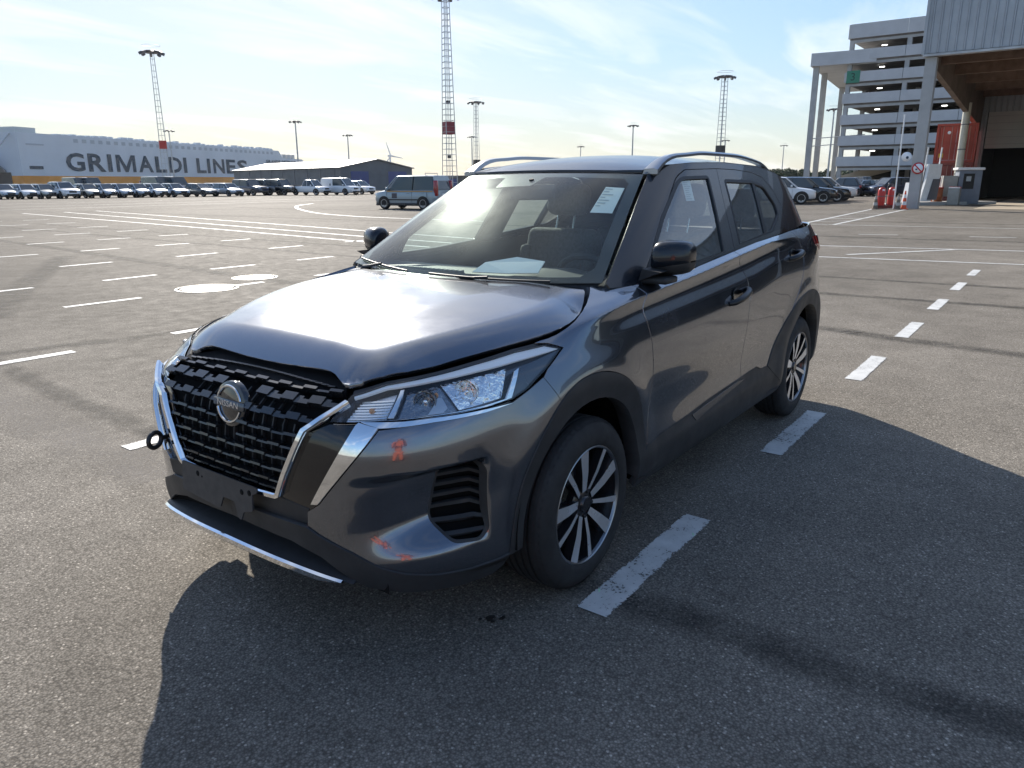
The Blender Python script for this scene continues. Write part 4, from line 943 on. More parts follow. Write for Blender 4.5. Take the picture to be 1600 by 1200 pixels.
for sd in (1, -1):
    ys = [.790, .795, .808, .833, .863, .893, .918, .931, .935]; ts = [.55, .80, .95, 1.0, .985, .94, .84, .66, .45]
    up = blob([[(x, y*sd, z) for x, y, z in mirror_section(y, t, -.018-.018*(.94-y)/.15, 9)] for y, t in zip(ys, ts)])
    mc = up.build('wing_mirror', ROOFBLK, car)
    lo = blob([[(x-.003, y*sd, z) for x, y, z in mirror_section(y, t*.985, -9, -.012-.018*(.94-y)/.15)] for y, t in zip(ys, ts)])
    lo.build('mirror_lower_shell', BLK_PL, mc)
    f = MB(); f.rbox(-.63, -.52, .765, .885, 1.088, 1.116, .010, 2); f.add([(-.50, .77, 1.10), (-.61, .77, 1.10), (-.60, .87, 1.14), (-.49, .87, 1.14), (-.49, .79, 1.15), (-.60, .79, 1.15)], [(0, 1, 2, 3), (4, 3, 2, 5), (0, 3, 4), (1, 5, 2)])
    o = f.build('mirror_foot', BLK_PL, mc); 
    if sd < 0: o.scale = (1, -1, 1)
    g_ = MB(); sec = mirror_section(.955, .86, -9, 9); g_.add([(-.672, .81*sd, 1.13), (-.705, .92*sd, 1.135), (-.705, .92*sd, 1.23), (-.672, .81*sd, 1.23)], [(0, 1, 2, 3)]); g_.build('mirror_glass', CHROME, mc)
    for (x0, z0, dz) in ((-1.405, .935, .045), (-2.335, 1.062, .03)):
        nm_ = 'door_handle'
        p0 = LB(np.array([X(x0+.125)]), np.array([z0-dz/2]))[0]; p1 = LB(np.array([X(x0-.125)]), np.array([z0+dz/2]))[0]
        if x0 < -2: p0 = LB(np.array([X(x0+.10)]), np.array([z0-dz/2]))[0]; p1 = LB(np.array([X(x0-.10)]), np.array([z0+dz/2]))[0]
        A, B = Vector(p0), Vector(p1); mid = (A+B)/2; nrm = Vector((0, 1, .12)).normalized()
        k = MB(); k.tube([A-nrm*.004, A+nrm*.018+(B-A)*.08, A+nrm*.034+(B-A)*.28, mid+nrm*.038, B+nrm*.034-(B-A)*.25, B+nrm*.016-(B-A)*.08, B-nrm*.004], [.013, .016, .0165, .0165, .0165, .015, .012], 10)
        o = k.build(nm_, mat('handle_black', (.012, .013, .015), .3), car)
        cup = MB(); cc = mid+Vector((.012, 0, -.002)); 
        cup.lathe([(.0, .0012), (.055, .0012), (.066, .003), (.070, .0015)], 28, M=Matrix.Translation(cc) @ Matrix.Rotation(-math.atan2((B-A).z, -(B-A).x), 4, 'Y') @ Matrix.Rotation(R(6), 4, 'X') @ Matrix.Diagonal((1.05, 1, .62, 1)))
        o2 = cup.build('handle_cup', BLK_GLOSS, o)
        if sd < 0: o.scale = (1, -1, 1)
    # roof rail
    xs = np.linspace(0, 1, 33); V = []
    for t in xs:
        x = -1.035-1.77*t; y = .538+.030*math.sin(math.pi*min(1, t*1.1))-.03*t; base = float(RF(np.array([x]), np.array([.53]))[0][2]) if x < -1.02 else 1.527
        e = min(t/.14, (1-t)/.14, 1); lift = .044*(1-(1-e)**2.2)
        w = .020+.018*(1-min(t/.13, 1))**1.5; z = base+.004+lift*.98; thick = .013+.006*(1-e)
        V += [(x, (y-w)*sd, z-thick), (x, (y-w*.75)*sd, z+.004), (x, (y+w*.5)*sd, z+.006), (x, (y+w)*sd, z-.002), (x, (y+w)*sd, z-thick*1.05)]
    n = len(xs); r_ = MB(); r_.add(V, [(5*i+j, 5*i+(j+1) % 5, 5*i+5+(j+1) % 5, 5*i+5+j) for i in range(n-1) for j in range(5)]+[(0, 1, 2, 3, 4), tuple(range(5*n-5, 5*n))], True)
    r_.fixnormals(); r_.build('roof_rail', mat('rail_grey', (.34, .36, .39), .30, metal=.8, coat=.4), car, smooth_angle=32)
    dt = MB(); V = []
    for t in np.linspace(0, 1, 25):
        x = -1.01-1.95*t; yi = float(_rw(np.array([x]))[0])-.012; zi = RF(np.array([x]), np.array([yi]))[0][2]-.006; zo = float(np.interp(x, [-2.98, -2.75, -2.3, -1.8, -1.4, -1.16, -1.08, -1.02], [1.49, 1.53, 1.572, 1.585, 1.578, 1.563, 1.545, 1.522])); po = GS(np.array([x]), np.array([zo]))[0]
        V += [(x, yi*sd, zi), (x, (po[1]+.004)*sd, zo-.004)]
    dt.add(V, [(2*i, 2*i+1, 2*i+3, 2*i+2) for i in range(24)], True); dt.fixnormals(); dt.build('roof_gutter', PAINT, car)
# cowl and wipers
cw = MB(); V = []
for u in np.linspace(-1, 1, 25):
    b_ = WS(np.array([u]), np.array([.06]))[0]; f_ = (-.17-.11*abs(u)**2.2+.02, .655*u*1.0, 1.058-.012*abs(u)**2); f2 = (-.10-.10*abs(u)**2, .66*u, 1.02)
    V += [tuple(b_-np.array((0, 0, .006))), f_, f2]
cw.add(V, [(3*i+j, 3*i+j+1, 3*i+3+j+1, 3*i+3+j) for i in range(24) for j in range(2)], True); cw.fixnormals(); cw.build('cowl_panel', BLK_PL, car)
def wiper(u0, u1, v0, v1, piv):
    a_ = [Vector(WS(np.array([u0+(u1-u0)*t]), np.array([v0+(v1-v0)*t]))[0]) for t in np.linspace(0, 1, 12)]
    b = MB(); b.tube([p+Vector((.004, 0, .008)) for p in a_], .005, 6); 
    o = b.build('wiper', BLK_SEAL, car)
    m = MB(); mid = a_[6]+Vector((.010, 0, .016)); p0 = Vector(piv); m.tube([p0, p0+Vector((-.02, .0, .02)), (p0+mid)/2+Vector((0, 0, .008)), mid], [.012, .010, .007, .005], 8); m.build('wiper_arm', BLK_PL, o)
wiper(-.10, .72, .022, .010, (-.19, -.06, 1.062)); wiper(-.93, -.30, .050, .022, (-.25, -.58, 1.075))
# tailgate, rear screen, spoiler
def TG(y, z):
    y = np.asarray(y, float); z = np.asarray(z, float); c = PC([1.15, 1.22, 1.35, 1.5, 1.56], [-3.27, -3.24, -3.15, -3.03, -2.97]); return np.stack([c(z)+.16*(np.abs(y)/.62)**2.6, y, z], 1)
wg = [(-.50, 1.235), (.50, 1.235), (.44, 1.49), (-.44, 1.49)]
panel('rear_screen', TG, wg, GLASS_D, car, h=.08, inset=0, depth=0, sgn=-1)
panel('tailgate', TG, annulus([(-.66, 1.16), (.66, 1.16), (.60, 1.35), (.53, 1.53), (-.53, 1.53), (-.60, 1.35)], wg), PAINT, car, h=.08, inset=0, depth=0, sgn=-1)
so = MB(); V = []
for y in np.linspace(-.50, .50, 17):
    d_ = .06*(abs(y)/.5)**2; V += [(-2.95+d_*.3, y, 1.558-d_*.5), (-3.16+d_, y, 1.528-d_*.5), (-3.15+d_, y, 1.505-d_*.5), (-2.98+d_*.3, y, 1.515-d_*.5)]
so.add(V, [(4*i+j, 4*i+(j+1) % 4, 4*i+4+(j+1) % 4, 4*i+4+j) for i in range(16) for j in range(4)]+[(0, 1, 2, 3), (64, 65, 66, 67)], True); so.fixnormals(); so.build('roof_spoiler', PAINT, car, smooth_angle=40)
# ------------------------------------------------------------------ cabin
cb = MB(); cb.box(-2.9, -.25, -.72, .72, .30, .34); cb.build('cabin_floor', CAB, car)
hd = MB(); hd.add([tuple(p-np.array((0, 0, .03))) for p in RF(np.repeat(np.linspace(-1.05, -2.9, 8), 7), np.tile(np.linspace(-.50, .50, 7), 8))], [(i*7+j, i*7+j+1, i*7+8+j, i*7+7+j) for i in range(7) for j in range(6)], True); hd.build('headlining', mat('headlining_cloth', (.33, .33, .32), .9), car)
ds = MB(); prof = [(-.24, 1.00), (-.30, 1.085), (-.45, 1.102), (-.62, 1.088), (-.72, 1.04), (-.78, .92), (-.76, .72), (-.66, .55), (-.30, .50)]
V = [];
for y in np.linspace(-.70, .70, 15):
    hmp = .028*math.exp(-((y-.36)/.16)**2)
    V += [(x-(.0), y, z+(hmp if z > .98 else 0)) for x, z in prof]
n = len(prof); ds.add(V, [(i*n+j, i*n+j+1, i*n+n+j+1, i*n+n+j) for i in range(14) for j in range(n-1)], True); ds.fixnormals(); dsh = ds.build('dashboard', DASH, car, smooth_angle=45)
vt_ = MB()
for k in range(14): vt_.box(-.372, -.345, -.42+.028*k, -.400+.028*k, 1.094, 1.104)
vt_.build('defrost_vent', mat('vent_grey', (.18, .18, .18), .5), dsh)
sw = MB(); MS = trM(-.83, .36, .99) @ rotM('Y', R(-64)); sw.tube([MS @ Vector((.185*math.cos(t), .185*math.sin(t), 0)) for t in np.linspace(0, 2*math.pi, 37)[:-1]], .016, 8, closed=True)
sw.rbox(-.07, .05, -.075, .075, -.02, .02, .015, 2, MS); sw.rbox(-.02, .01, -.18, .18, -.008, .008, .005, 1, MS); sw.rbox(-.17, -.05, -.015, .015, -.008, .008, .005, 1, MS); sw.tube([MS @ Vector((0, 0, -.02)), (-.68, .36, .93)], .045, 10); sw.build('steering_wheel', CAB, car, smooth_angle=40)
def seat(x, y, w=.25, back=.66):
    s = empty('seat', (x, y, 0)); s.parent = car
    a = MB(); a.rbox(-.28, .27, -w, w, .50, .68, .05, 3); a.build('seat_cushion', SEAT, s)
    b = MB(); M = trM(-.25, 0, .62) @ rotM('Y', R(-16)); b.rbox(-.09, .05, -w, w, .0, back*.93, .05, 3, M); b.rbox(.0, .08, w-.06, w+.015, .05, back*.75, .03, 2, M); b.rbox(.0, .08, -w-.015, -w+.06, .05, back*.75, .03, 2, M); b.build('backrest', SEAT, s)
    h = MB(); h.rbox(-.055, .055, -.14, .14, back+.035, back+.225, .05, 3, M); hr = h.build('headrest', SEAT, s)
    for q in (-.06, .06):
        p = MB(); p.tube([M @ Vector((0, q, back*.9)), M @ Vector((0, q, back+.06))], .006, 8); p.build('headrest_post', CHROME, hr)
seat(-1.32, .37); seat(-1.32, -.37); seat(-2.20, .36, .27, .62); seat(-2.20, -.36, .27, .62)
mr = MB(); M = trM(-.86, 0, 1.435) @ rotM('Y', R(8)) @ rotM('Z', R(10)); mr.rbox(-.018, .018, -.125, .125, -.035, .035, .015, 2, M); mr.tube([(-.86, 0, 1.45), (-.85, 0, 1.50)], .012, 8); mr.build('interior_mirror', CAB, car)
for y in (.36, -.36):
    v = MB(); v.rbox(-1.22, -1.04, y-.20, y+.20, 1.512, 1.528, .006, 2, trM(0, 0, 0)); v.build('sun_visor', mat('visor_grey', (.13, .13, .125), .8), car)
for sd in (1, -1):
    bp_ = MB(); bp_.add([GS(np.array([x]), np.array([z]))[0]-np.array((0, .03, 0)) for x, z in ((-1.36, 1.14), (-1.60, 1.14), (-1.71, 1.53), (-1.53, 1.53))], [(0, 1, 2, 3)]); o = bp_.build('pillar_trim', CAB, car)
    if sd < 0: o.scale = (1, -1, 1)
# papers left in the car
PAPER = mat('paper', (.72, .73, .72), .8)
p = MB()
WP = lambda u, v, o=.012: Vector(WS(np.array([u]), np.array([v]))[0])-Vector((.5, 0, .85))*o
pm = MB(); fp = [WP(u_, v_, o_) for u_, v_, o_ in ((.17, .088, .02), (.42, .090, .018), (.60, .105, .020), (.595, .200, .03), (.40, .222, .032), (.21, .165, .026))]
pm.add([tuple(q) for q in fp]+[tuple(q-Vector((.002, 0, .003))) for q in fp], [tuple(range(6)), tuple(range(6, 12))[::-1]]+[(i, (i+1) % 6, 6+(i+1) % 6, 6+i) for i in range(6)])
tag(pm.build('paper_sheet', PAPER), 'pale folded sheet of paper lying on the dashboard behind the windscreen', 'paper')
for (uu, vv, du, dv, nm_, mt_) in ((.80, .585, .075, .265, 'windscreen_label', PAPER),):
    s_ = MB(); q = [WP(uu-du, vv), WP(uu+du, vv+.01), WP(uu+du, vv+dv), WP(uu-du, vv+dv)]; s_.add(q, [(0, 1, 2, 3)]); lb = s_.build(nm_, mt_, car)
    ln = MB()
    for k in range(7):
        t0 = .12+.11*k; e = .2+.55*rng.random()
        a0 = q[0].lerp(q[3], 1-t0); a1 = q[1].lerp(q[2], 1-t0); d_ = Vector((.004, 0, .003)); ln.add([a0.lerp(a1, .08)+d_, a0.lerp(a1, .08+e)+d_, a0.lerp(a1, .08+e)+d_+Vector((-.006, 0, .004)), a0.lerp(a1, .08)+d_+Vector((-.006, 0, .004))], [(0, 1, 2, 3)])
    ln.build('label_print', mat('print_grey', (.45, .47, .48), .8), lb)
s_ = MB(); q = [GS(np.array([x]), np.array([z]))[0]-np.array((0, .012, 0)) for x, z in ((-1.20, 1.395), (-1.285, 1.395), (-1.325, 1.495), (-1.24, 1.495))]; s_.add(q, [(0, 1, 2, 3)]); lb = s_.build('window_label', PAPER, car)
ln = MB(); q = [Vector(v)+Vector((0, .003, 0)) for v in q]
for k in range(9):
    t0 = .08+.095*k; a0 = q[0].lerp(q[3], t0); a1 = q[1].lerp(q[2], t0); b0 = q[0].lerp(q[3], t0+.04); b1 = q[1].lerp(q[2], t0+.04); e = .5+.4*rng.random(); ln.add([a0.lerp(a1, .08), a0.lerp(a1, e), b0.lerp(b1, e), b0.lerp(b1, .08)], [(0, 1, 2, 3)])
ln.build('label_print', MATS['print_grey'], lb)
# ------------------------------------------------------------------ painted markings (placed in the car's frame, metres)
def linepaint():
    m = bpy.data.materials.new('road_paint'); m.use_nodes = True; t = m.node_tree; b = t.nodes['Principled BSDF']; L = t.links
    g = t.nodes.new('ShaderNodeNewGeometry'); P = g.outputs['Position']
    def nz(s, d, r): n = t.nodes.new('ShaderNodeTexNoise'); n.inputs['Scale'].default_value = s; n.inputs['Detail'].default_value = d; n.inputs['Roughness'].default_value = r; L.new(P, n.inputs['Vector']); return n.outputs[0]
    def mr(x, a, c, d, e): q = t.nodes.new('ShaderNodeMapRange'); q.inputs[1].default_value = a; q.inputs[2].default_value = c; q.inputs[3].default_value = d; q.inputs[4].default_value = e; L.new(x, q.inputs[0]); return q.outputs[0]
    def op(o, x, y):
        n = t.nodes.new('ShaderNodeMath'); n.operation = o
        for i, q in enumerate((x, y)):
            if isinstance(q, (int, float)): n.inputs[i].default_value = q
            else: L.new(q, n.inputs[i])
        return n.outputs[0]
    fine, mid, big = nz(70, 5, .75), nz(9, 5, .6), nz(1.1, 4, .6)
    uv = t.nodes.new('ShaderNodeUVMap'); sx = t.nodes.new('ShaderNodeSeparateXYZ'); L.new(uv.outputs[0], sx.inputs[0])
    edge = op('MINIMUM', op('PINGPONG', sx.outputs[1], .5), .5)                     # 0 at the rim of the stripe
    wear = op('ADD', op('MULTIPLY', fine, .9), op('ADD', op('MULTIPLY', mid, .35), op('MULTIPLY', big, .30)))
    wear = op('ADD', wear, op('MULTIPLY', mr(edge, 0, .10, -.17, 0), 1.))
    L.new(mr(wear, .622, .68, 0, 1), b.inputs['Alpha'])
    s = t.nodes.new('ShaderNodeVectorMath'); s.operation = 'SCALE'; s.inputs[0].default_value = (.56, .56, .54); L.new(op('MULTIPLY', mr(mid, .3, .7, .82, 1.06), mr(big, .3, .7, .85, 1.05)), s.inputs['Scale']); L.new(s.outputs[0], b.inputs['Base Color'])
    b.inputs['Roughness'].default_value = .65
    bp = t.nodes.new('ShaderNodeBump'); bp.inputs['Strength'].default_value = .4; bp.inputs['Distance'].default_value = .003; L.new(fine, bp.inputs['Height']); L.new(bp.outputs[0], b.inputs['Normal'])
    return m
LINE = linepaint()
def strip(name, pts, w, label=None, group=None, z=.004, m=None):
    """a painted line following pts on the ground"""
    P = [Vector((p[0], p[1], z)) for p in pts]; V = []
    for i, p in enumerate(P):
        d = (P[min(i+1, len(P)-1)]-P[max(i-1, 0)]).normalized(); nn = Vector((-d.y, d.x, 0)); V += [p-nn*w/2, p+nn*w/2]
    b = MB(); b.add(V, [(2*i, 2*i+2, 2*i+3, 2*i+1) for i in range(len(P)-1)]); o = b.build(name, m or LINE)
    uvl = o.data.uv_layers.new(name='UVMap')
    for q in o.data.loops: uvl.data[q.index].uv = (q.vertex_index//2, q.vertex_index % 2)
    tag(o, kind='structure'); return o
for k in range(7):
    strip('road_marking', [(.161-1.978*k, .970), (.161-1.978*k-.958, .970)], .128)
# bay lines on the far side of the SUV: each row is a run of dashes along X (row Y, first dash start, count)
for (y, x0, n, per, ln) in ((-2.10, .27, 5, 1.97, .97), (-5.08, .20, 6, 1.95, .97), (-7.80, -1.88, 5, 1.95, .97), (-10.10, -1.55, 5, 1.90, .90), (-12.88, -4.00, 4, 2.30, .98), (-15.95, -4.0, 4, 1.78, .88), (-19.2, -5.94, 3, 1.76, .90), (-22.40, -6.1, 3, 1.87, 1.02), (-25.7, -8.36, 2, 1.75, 1.05), (-29.5, -9.0, 2, 1.69, 1.04), (-33.4, -9.6, 2, 1.8, 1.0)):
    for k in range(n): strip('road_marking', [(x0-per*k, y+rng.uniform(-.03, .03)), (x0-per*k-ln, y+rng.uniform(-.03, .03))], .125)
for pts, w in (([(-14.69, -41.94), (-12.51, -22.55), (-11.18, -12.16), (-10.7, -7.5)], .13), ([(-16.67, -41.79), (-12.49, -13.44), (-12.0, -9)], .13), ([(-18.52, -42.14), (-14.18, -14.8), (-13.5, -10)], .13), ([(-34.13, -42.55), (-31.15, -40.2), (-28.79, -37.67), (-25.9, -33.68), (-22.8, -28.36), (-21.53, -24.84), (-21.0, -22.04), (-20.9, -16)], .22),
    ([(-20.73, -2.64), (-21.02, -1.69)], .12), ([(-21.3, 0.0), (-21.49, 1.04)], .12), ([(-15.8, -4.6), (-17.13, 1.42), (-18.5, 9)], .12), ([(-12.9, -6), (-13.53, -1.93), (-14.05, 1.57), (-15.2, 9)], .12), ([(-14.31, -1.48), (-16.84, 0.22)], .12), ([(-25.19, -5.47), (-41.75, -6.37)], .14), ([(-25.36, -4.43), (-41.55, -4.81)], .14), ([(-41.7, -6.4), (-41.6, -4.8)], .14), ([(-24.5, -12), (-25.25, -5.5), (-25.3, -4.4), (-26, 2)], .12)):
    strip('road_marking', crom(pts, 6) if len(pts) > 3 else pts, w)
for k in range(6): strip('road_marking', [(-27.2-2.4*k, -5.55-.05*k), (-28.2-2.4*k, -4.48-.02*k)], .12)
for (y, x0, x1) in ((-48, -12, -60), (-54, -14, -70), (-62, -10, -80)): strip('road_marking', [(x0, y), (x1, y-3)], .16)
# tar seams and tyre tracks: thin worn films over the asphalt
def film(name, dark, amount, sc=3.0):
    m = bpy.data.materials.new(name); m.use_nodes = True; t = m.node_tree; b = t.nodes['Principled BSDF']; L = t.links; b.inputs['Base Color'].default_value = (*dark, 1); b.inputs['Roughness'].default_value = .8; b.inputs['Specular IOR Level'].default_value = .2
    g = t.nodes.new('ShaderNodeNewGeometry'); n = t.nodes.new('ShaderNodeTexNoise'); n.inputs['Scale'].default_value = sc; n.inputs['Detail'].default_value = 8; n.inputs['Roughness'].default_value = .7; L.new(g.outputs['Position'], n.inputs['Vector'])
    r = t.nodes.new('ShaderNodeMapRange'); r.inputs[1].default_value = .38; r.inputs[2].default_value = .62; r.inputs[3].default_value = amount*.25; r.inputs[4].default_value = amount; L.new(n.outputs[0], r.inputs[0]); 
    n3 = t.nodes.new('ShaderNodeTexNoise'); n3.inputs['Scale'].default_value = 90; n3.inputs['Detail'].default_value = 2; L.new(g.outputs['Position'], n3.inputs['Vector'])
    # fade towards the strip's own edges (uv v runs across it)
    uv = t.nodes.new('ShaderNodeUVMap'); sx = t.nodes.new('ShaderNodeSeparateXYZ'); L.new(uv.outputs[0], sx.inputs[0])
    a = t.nodes.new('ShaderNodeMath'); a.operation = 'PINGPONG'; a.inputs[1].default_value = .5; L.new(sx.outputs[1], a.inputs[0]); q = t.nodes.new('ShaderNodeMapRange'); q.inputs[1].default_value = 0; q.inputs[2].default_value = .35; L.new(a.outputs[0], q.inputs[0])
    p = t.nodes.new('ShaderNodeMath'); p.operation = 'MULTIPLY'; L.new(r.outputs[0], p.inputs[0]); L.new(q.outputs[0], p.inputs[1])
    p2 = t.nodes.new('ShaderNodeMath'); p2.operation = 'MULTIPLY'; p2.use_clamp = True; L.new(p.outputs[0], p2.inputs[0]); q3 = t.nodes.new('ShaderNodeMapRange'); q3.inputs[1].default_value = .35; q3.inputs[2].default_value = .6; q3.inputs[3].default_value = .5; q3.inputs[4].default_value = 1.3; L.new(n3.outputs[0], q3.inputs[0]); L.new(q3.outputs[0], p2.inputs[1])
    L.new(p2.outputs[0], b.inputs['Alpha']); return m
FILM = film('tyre_and_tar_film', (.045, .042, .038), .55); FILM_L = film('pale_patch_film', (.22, .20, .18), .45)
def track(name, pts, w, m, z=.0025):
    P = [Vector((p[0], p[1], z)) for p in crom(pts, 8)]; V = []; n = len(P)
    for i, p in enumerate(P):
        d = (P[min(i+1, n-1)]-P[max(i-1, 0)]).normalized(); q = Vector((-d.y, d.x, 0)); V += [p-q*w/2, p+q*w/2]
    b = MB(); b.add(V, [(2*i, 2*i+2, 2*i+3, 2*i+1) for i in range(n-1)]); o = b.build(name, m); me = o.data; uv = me.uv_layers.new(name='UVMap')
    for lp_ in me.loops: uv.data[lp_.index].uv = (lp_.vertex_index//2, lp_.vertex_index % 2)
    tag(o, kind='structure')
track('asphalt_seam', [(-4.9, -5.5), (-5.4, -2.8), (-5.8, .13), (-5.74, .58), (-5.66, 1.06), (-5.61, 1.49), (-5.54, 1.98), (-5.4, 3.5)], .34, FILM)
track('asphalt_seam', [(-6.4, -26), (-6.1, -21.27), (-5.92, -18.48), (-5.7, -15.66), (-5.4, -12.6), (-5.21, -10.47), (-5.05, -8.71), (-4.95, -6)], .42, FILM)
track('tyre_track', [(-1.0, -7.6), (-1.43, -8.51), (-2.54, -10.59), (-4.2, -13.54), (-5.0, -15)], .55, FILM, .0030)
track('tyre_track', [(.6, -5.7), (-.33, -5.52), (-.84, -5.41), (-1.35, -5.21), (-1.99, -5.15), (-3.5, -5.0)], .30, FILM, .0028)
track('asphalt_seam', [(-.22, -6), (-.16, -5.04), (-.05, -3.81), (.01, -2.57), (.02, -1.5), (0, 0), (.02, 1.04), (-.01, 1.32), (0, 1.65), (-.01, 1.93), (-.04, 2.25), (-.1, 4)], .24, FILM, .0022)
track('pale_patch', [(.25, -6), (.22, -5.04), (.28, -3.81), (.35, -2.57), (.36, -1.5)], .50, FILM_L, .0016)
track('tyre_track', [(-9, -30), (-8.5, -14), (-8.3, -4), (-8.6, 4)], .30, FILM, .0026); track('tyre_track', [(-18, -40), (-19, -20), (-19.5, -3), (-20.5, 6)], .5, FILM, .0027); track('tyre_track', [(-26, -40), (-27, -20), (-28, -3), (-29.5, 8)], .6, FILM, .0029); track('tyre_track', [(-10.5, -30), (-10.2, -14), (-10.2, -4), (-10.6, 6)], .3, FILM, .0024)
# oil drip near the front wheel
def blotch(x, y, r, seed):
    q = random.Random(seed); b = MB(); pts = [(x+r*(1+.35*q.uniform(-1, 1))*math.cos(t), y+r*.7*(1+.35*q.uniform(-1, 1))*math.sin(t), .0036) for t in np.linspace(0, 2*math.pi, 15)[:-1]]; b.add(pts, [tuple(range(14))]); tag(b.build('oil_stain', mat('oil_black', (.022, .021, .020), .5)), kind='structure')
blotch(.405, .700, .022, 1); blotch(.378, .735, .013, 2); blotch(.43, .676, .009, 3); blotch(.415, .722, .010, 4)
# manhole covers
IRN = mat('worn_cast_iron', (.30, .28, .25), .5, metal=.35, noise=(14, .25))
for (x, y, r) in ((-3.88, -7.88, .44), (-5.06, -8.40, .36)):
    mh = empty('manhole_cover', (x, y, 0), .3, 'large worn round manhole cover ringed in concrete beside a bay line' if r > .4 else 'smaller round manhole cover behind the large one', 'manhole')
    b = MB(); b.lathe([(0, .005), (r*.86, .005), (r*.86, .003)], 40, axis='z'); b.build('cover_plate', IRN, mh)
    b = MB(); b.lathe([(r*.90, .0045), (r*.90, .009), (r, .009), (r*1.02, .002)], 40, axis='z'); b.build('frame_ring', IRN, mh)
    for k in range(-5, 6):
        h = math.sqrt(max(0, (r*.82)**2-(k*r*.15)**2)); b = MB(); b.box(k*r*.15-.02, k*r*.15+.02, -h, h, .005, .011); b.build('raised_bar', IRN, mh)
# glints of broken glass on the asphalt
for i, (x, y) in enumerate(((-.62, 1.02), (.02, .92))):
    b = MB(); b.prism([(-.012, -.003), (.012, -.002), (.010, .004), (-.009, .003)], 2, .001, .006, trM(x, y, 0) @ rotM('Z', .5)); tag(b.build('glass_shard', mat('green_glass_shard', (.5, .8, .55), .05, coat=1)), ('tiny green glass shard lying near the dashed line', 'tiny yellow-green glass shard beside the front tyre')[i], 'shard')
# ------------------------------------------------------------------ the terminal: positions as (l, d) = metres right of / away from where the photographer stands
_fh = Vector((math.cos(CAM_YAW), math.sin(CAM_YAW), 0)); _rh = Vector((math.sin(CAM_YAW), -math.cos(CAM_YAW), 0)); _c0 = Vector((CAM_LOC[0], CAM_LOC[1], 0))
def W(l, d, z=0.): 
    p = _c0+_rh*l+_fh*d; return Vector((p.x, p.y, z))
def ang(l, d):
    """world heading of a direction given in (l, d)"""
    v = _rh*l+_fh*d; return math.atan2(v.y, v.x)
def frame(p0, dirn):
    """matrix whose x runs along dirn (l,d) from p0 (l,d), z up"""
    return Matrix.Translation(W(*p0)) @ Matrix.Rotation(ang(*dirn), 4, 'Z')
# ---- materials
STEELW = mat('weathered_galvanised_steel', (.42, .43, .44), .45, metal=.5, noise=(2, .2))
CONC = mat('precast_concrete', (.40, .40, .39), .85, noise=(.8, .14), bump=(30, .2, .005))
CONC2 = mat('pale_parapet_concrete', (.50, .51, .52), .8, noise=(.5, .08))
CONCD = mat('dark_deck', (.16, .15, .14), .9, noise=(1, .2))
CORR = mat('coated_sheet_metal', (.36, .38, .40), .42, metal=.35, noise=(.7, .10))
DARKM = mat('dark_trim_and_shade', (.03, .03, .03), .9)  # near-black: shade painted into openings, arches and interiors; dark trim too
WHITEP = mat('white_paint', (.74, .75, .75), .4, noise=(4, .08))
REDP = mat('red_paint', (.45, .03, .025), .4, noise=(8, .15))
# ---- ship
ship = empty('cargo_ship', W(-208, 330), ang(58, 228), 'huge white and orange vehicle-carrier ship moored behind the rows of parked cars', 'ship')
HULLW = mat('hull_white', (.56, .60, .64), .8, spec=.15, noise=(.06, .06)); HULLO = mat('hull_orange', (.70, .28, .05), .85, spec=.1, noise=(.08, .12)); HTXT = mat('hull_lettering', (.03, .06, .09), .95, spec=.0)
LSH = 235.0
def part(name, m, parent, fn, **k):
    b = MB(); fn(b); return b.build(name, m, parent, **k)
part('hull', HULLW, ship, lambda b: (b.prism([(0, 4.8), (LSH+2, 4.8), (LSH+6, 15), (LSH, 17.4), (210, 17.4), (205, 22.2), (0, 22.6)], 1, 0, 36)))
part('hull_band', HULLO, ship, lambda b: b.prism([(0, -4), (LSH-8, -4), (LSH+1.9, 4.8), (0, 4.8)], 1, .02, 35.98))
part('stern_opening_shade', DARKM, ship, lambda b: b.box(-.3, .6, 6, 31, .5, 6.2))  # solid dark block, the opening's shade put into its colour
part('stern_ramp', mat('ramp_steel', (.25, .26, .27), .6), ship, lambda b: b.prism([(-.4, 6.2), (-.4, 7.0), (-9, 14.2), (-9.2, 13.4)], 1, 8, 29))
for yy in (3.5, 33): part('ramp_stay', STEELW, ship, lambda b, yy=yy: b.tube([(-9, yy, 13.5), (-.2, yy, 22)], .35, 6))
part('deck_house', mat('deck_house_grey', (.50, .55, .56), .6), ship, lambda b: b.box(.5, 11, 1, 35, 22.6, 24.8))
for k in range(40): part('deck_vent', HULLW, ship, lambda b, k=k: b.box(22+k*4.5, 24.4+k*4.5+rng.random()*1.2, 1.5, 4, 22.3, 22.9+rng.random()*.9))
for k in range(34): part('deck_window', mat('deck_window_grey', (.34, .38, .42), .5), ship, lambda b, k=k: b.box(30+k*5, 32.6+k*5, -.05, .3, 19.6, 21.2))
for k in range(3): part('mooring_winch', STEELW, ship, lambda b, k=k: (b.box(213+k*6, 217+k*6, 2, 6, 17.4, 20.2)))
MT = Matrix(((1, 0, 0, 0), (0, 0, -1, 0), (0, 1, 0, 0), (0, 0, 0, 1)))      # text stands up on the hull side
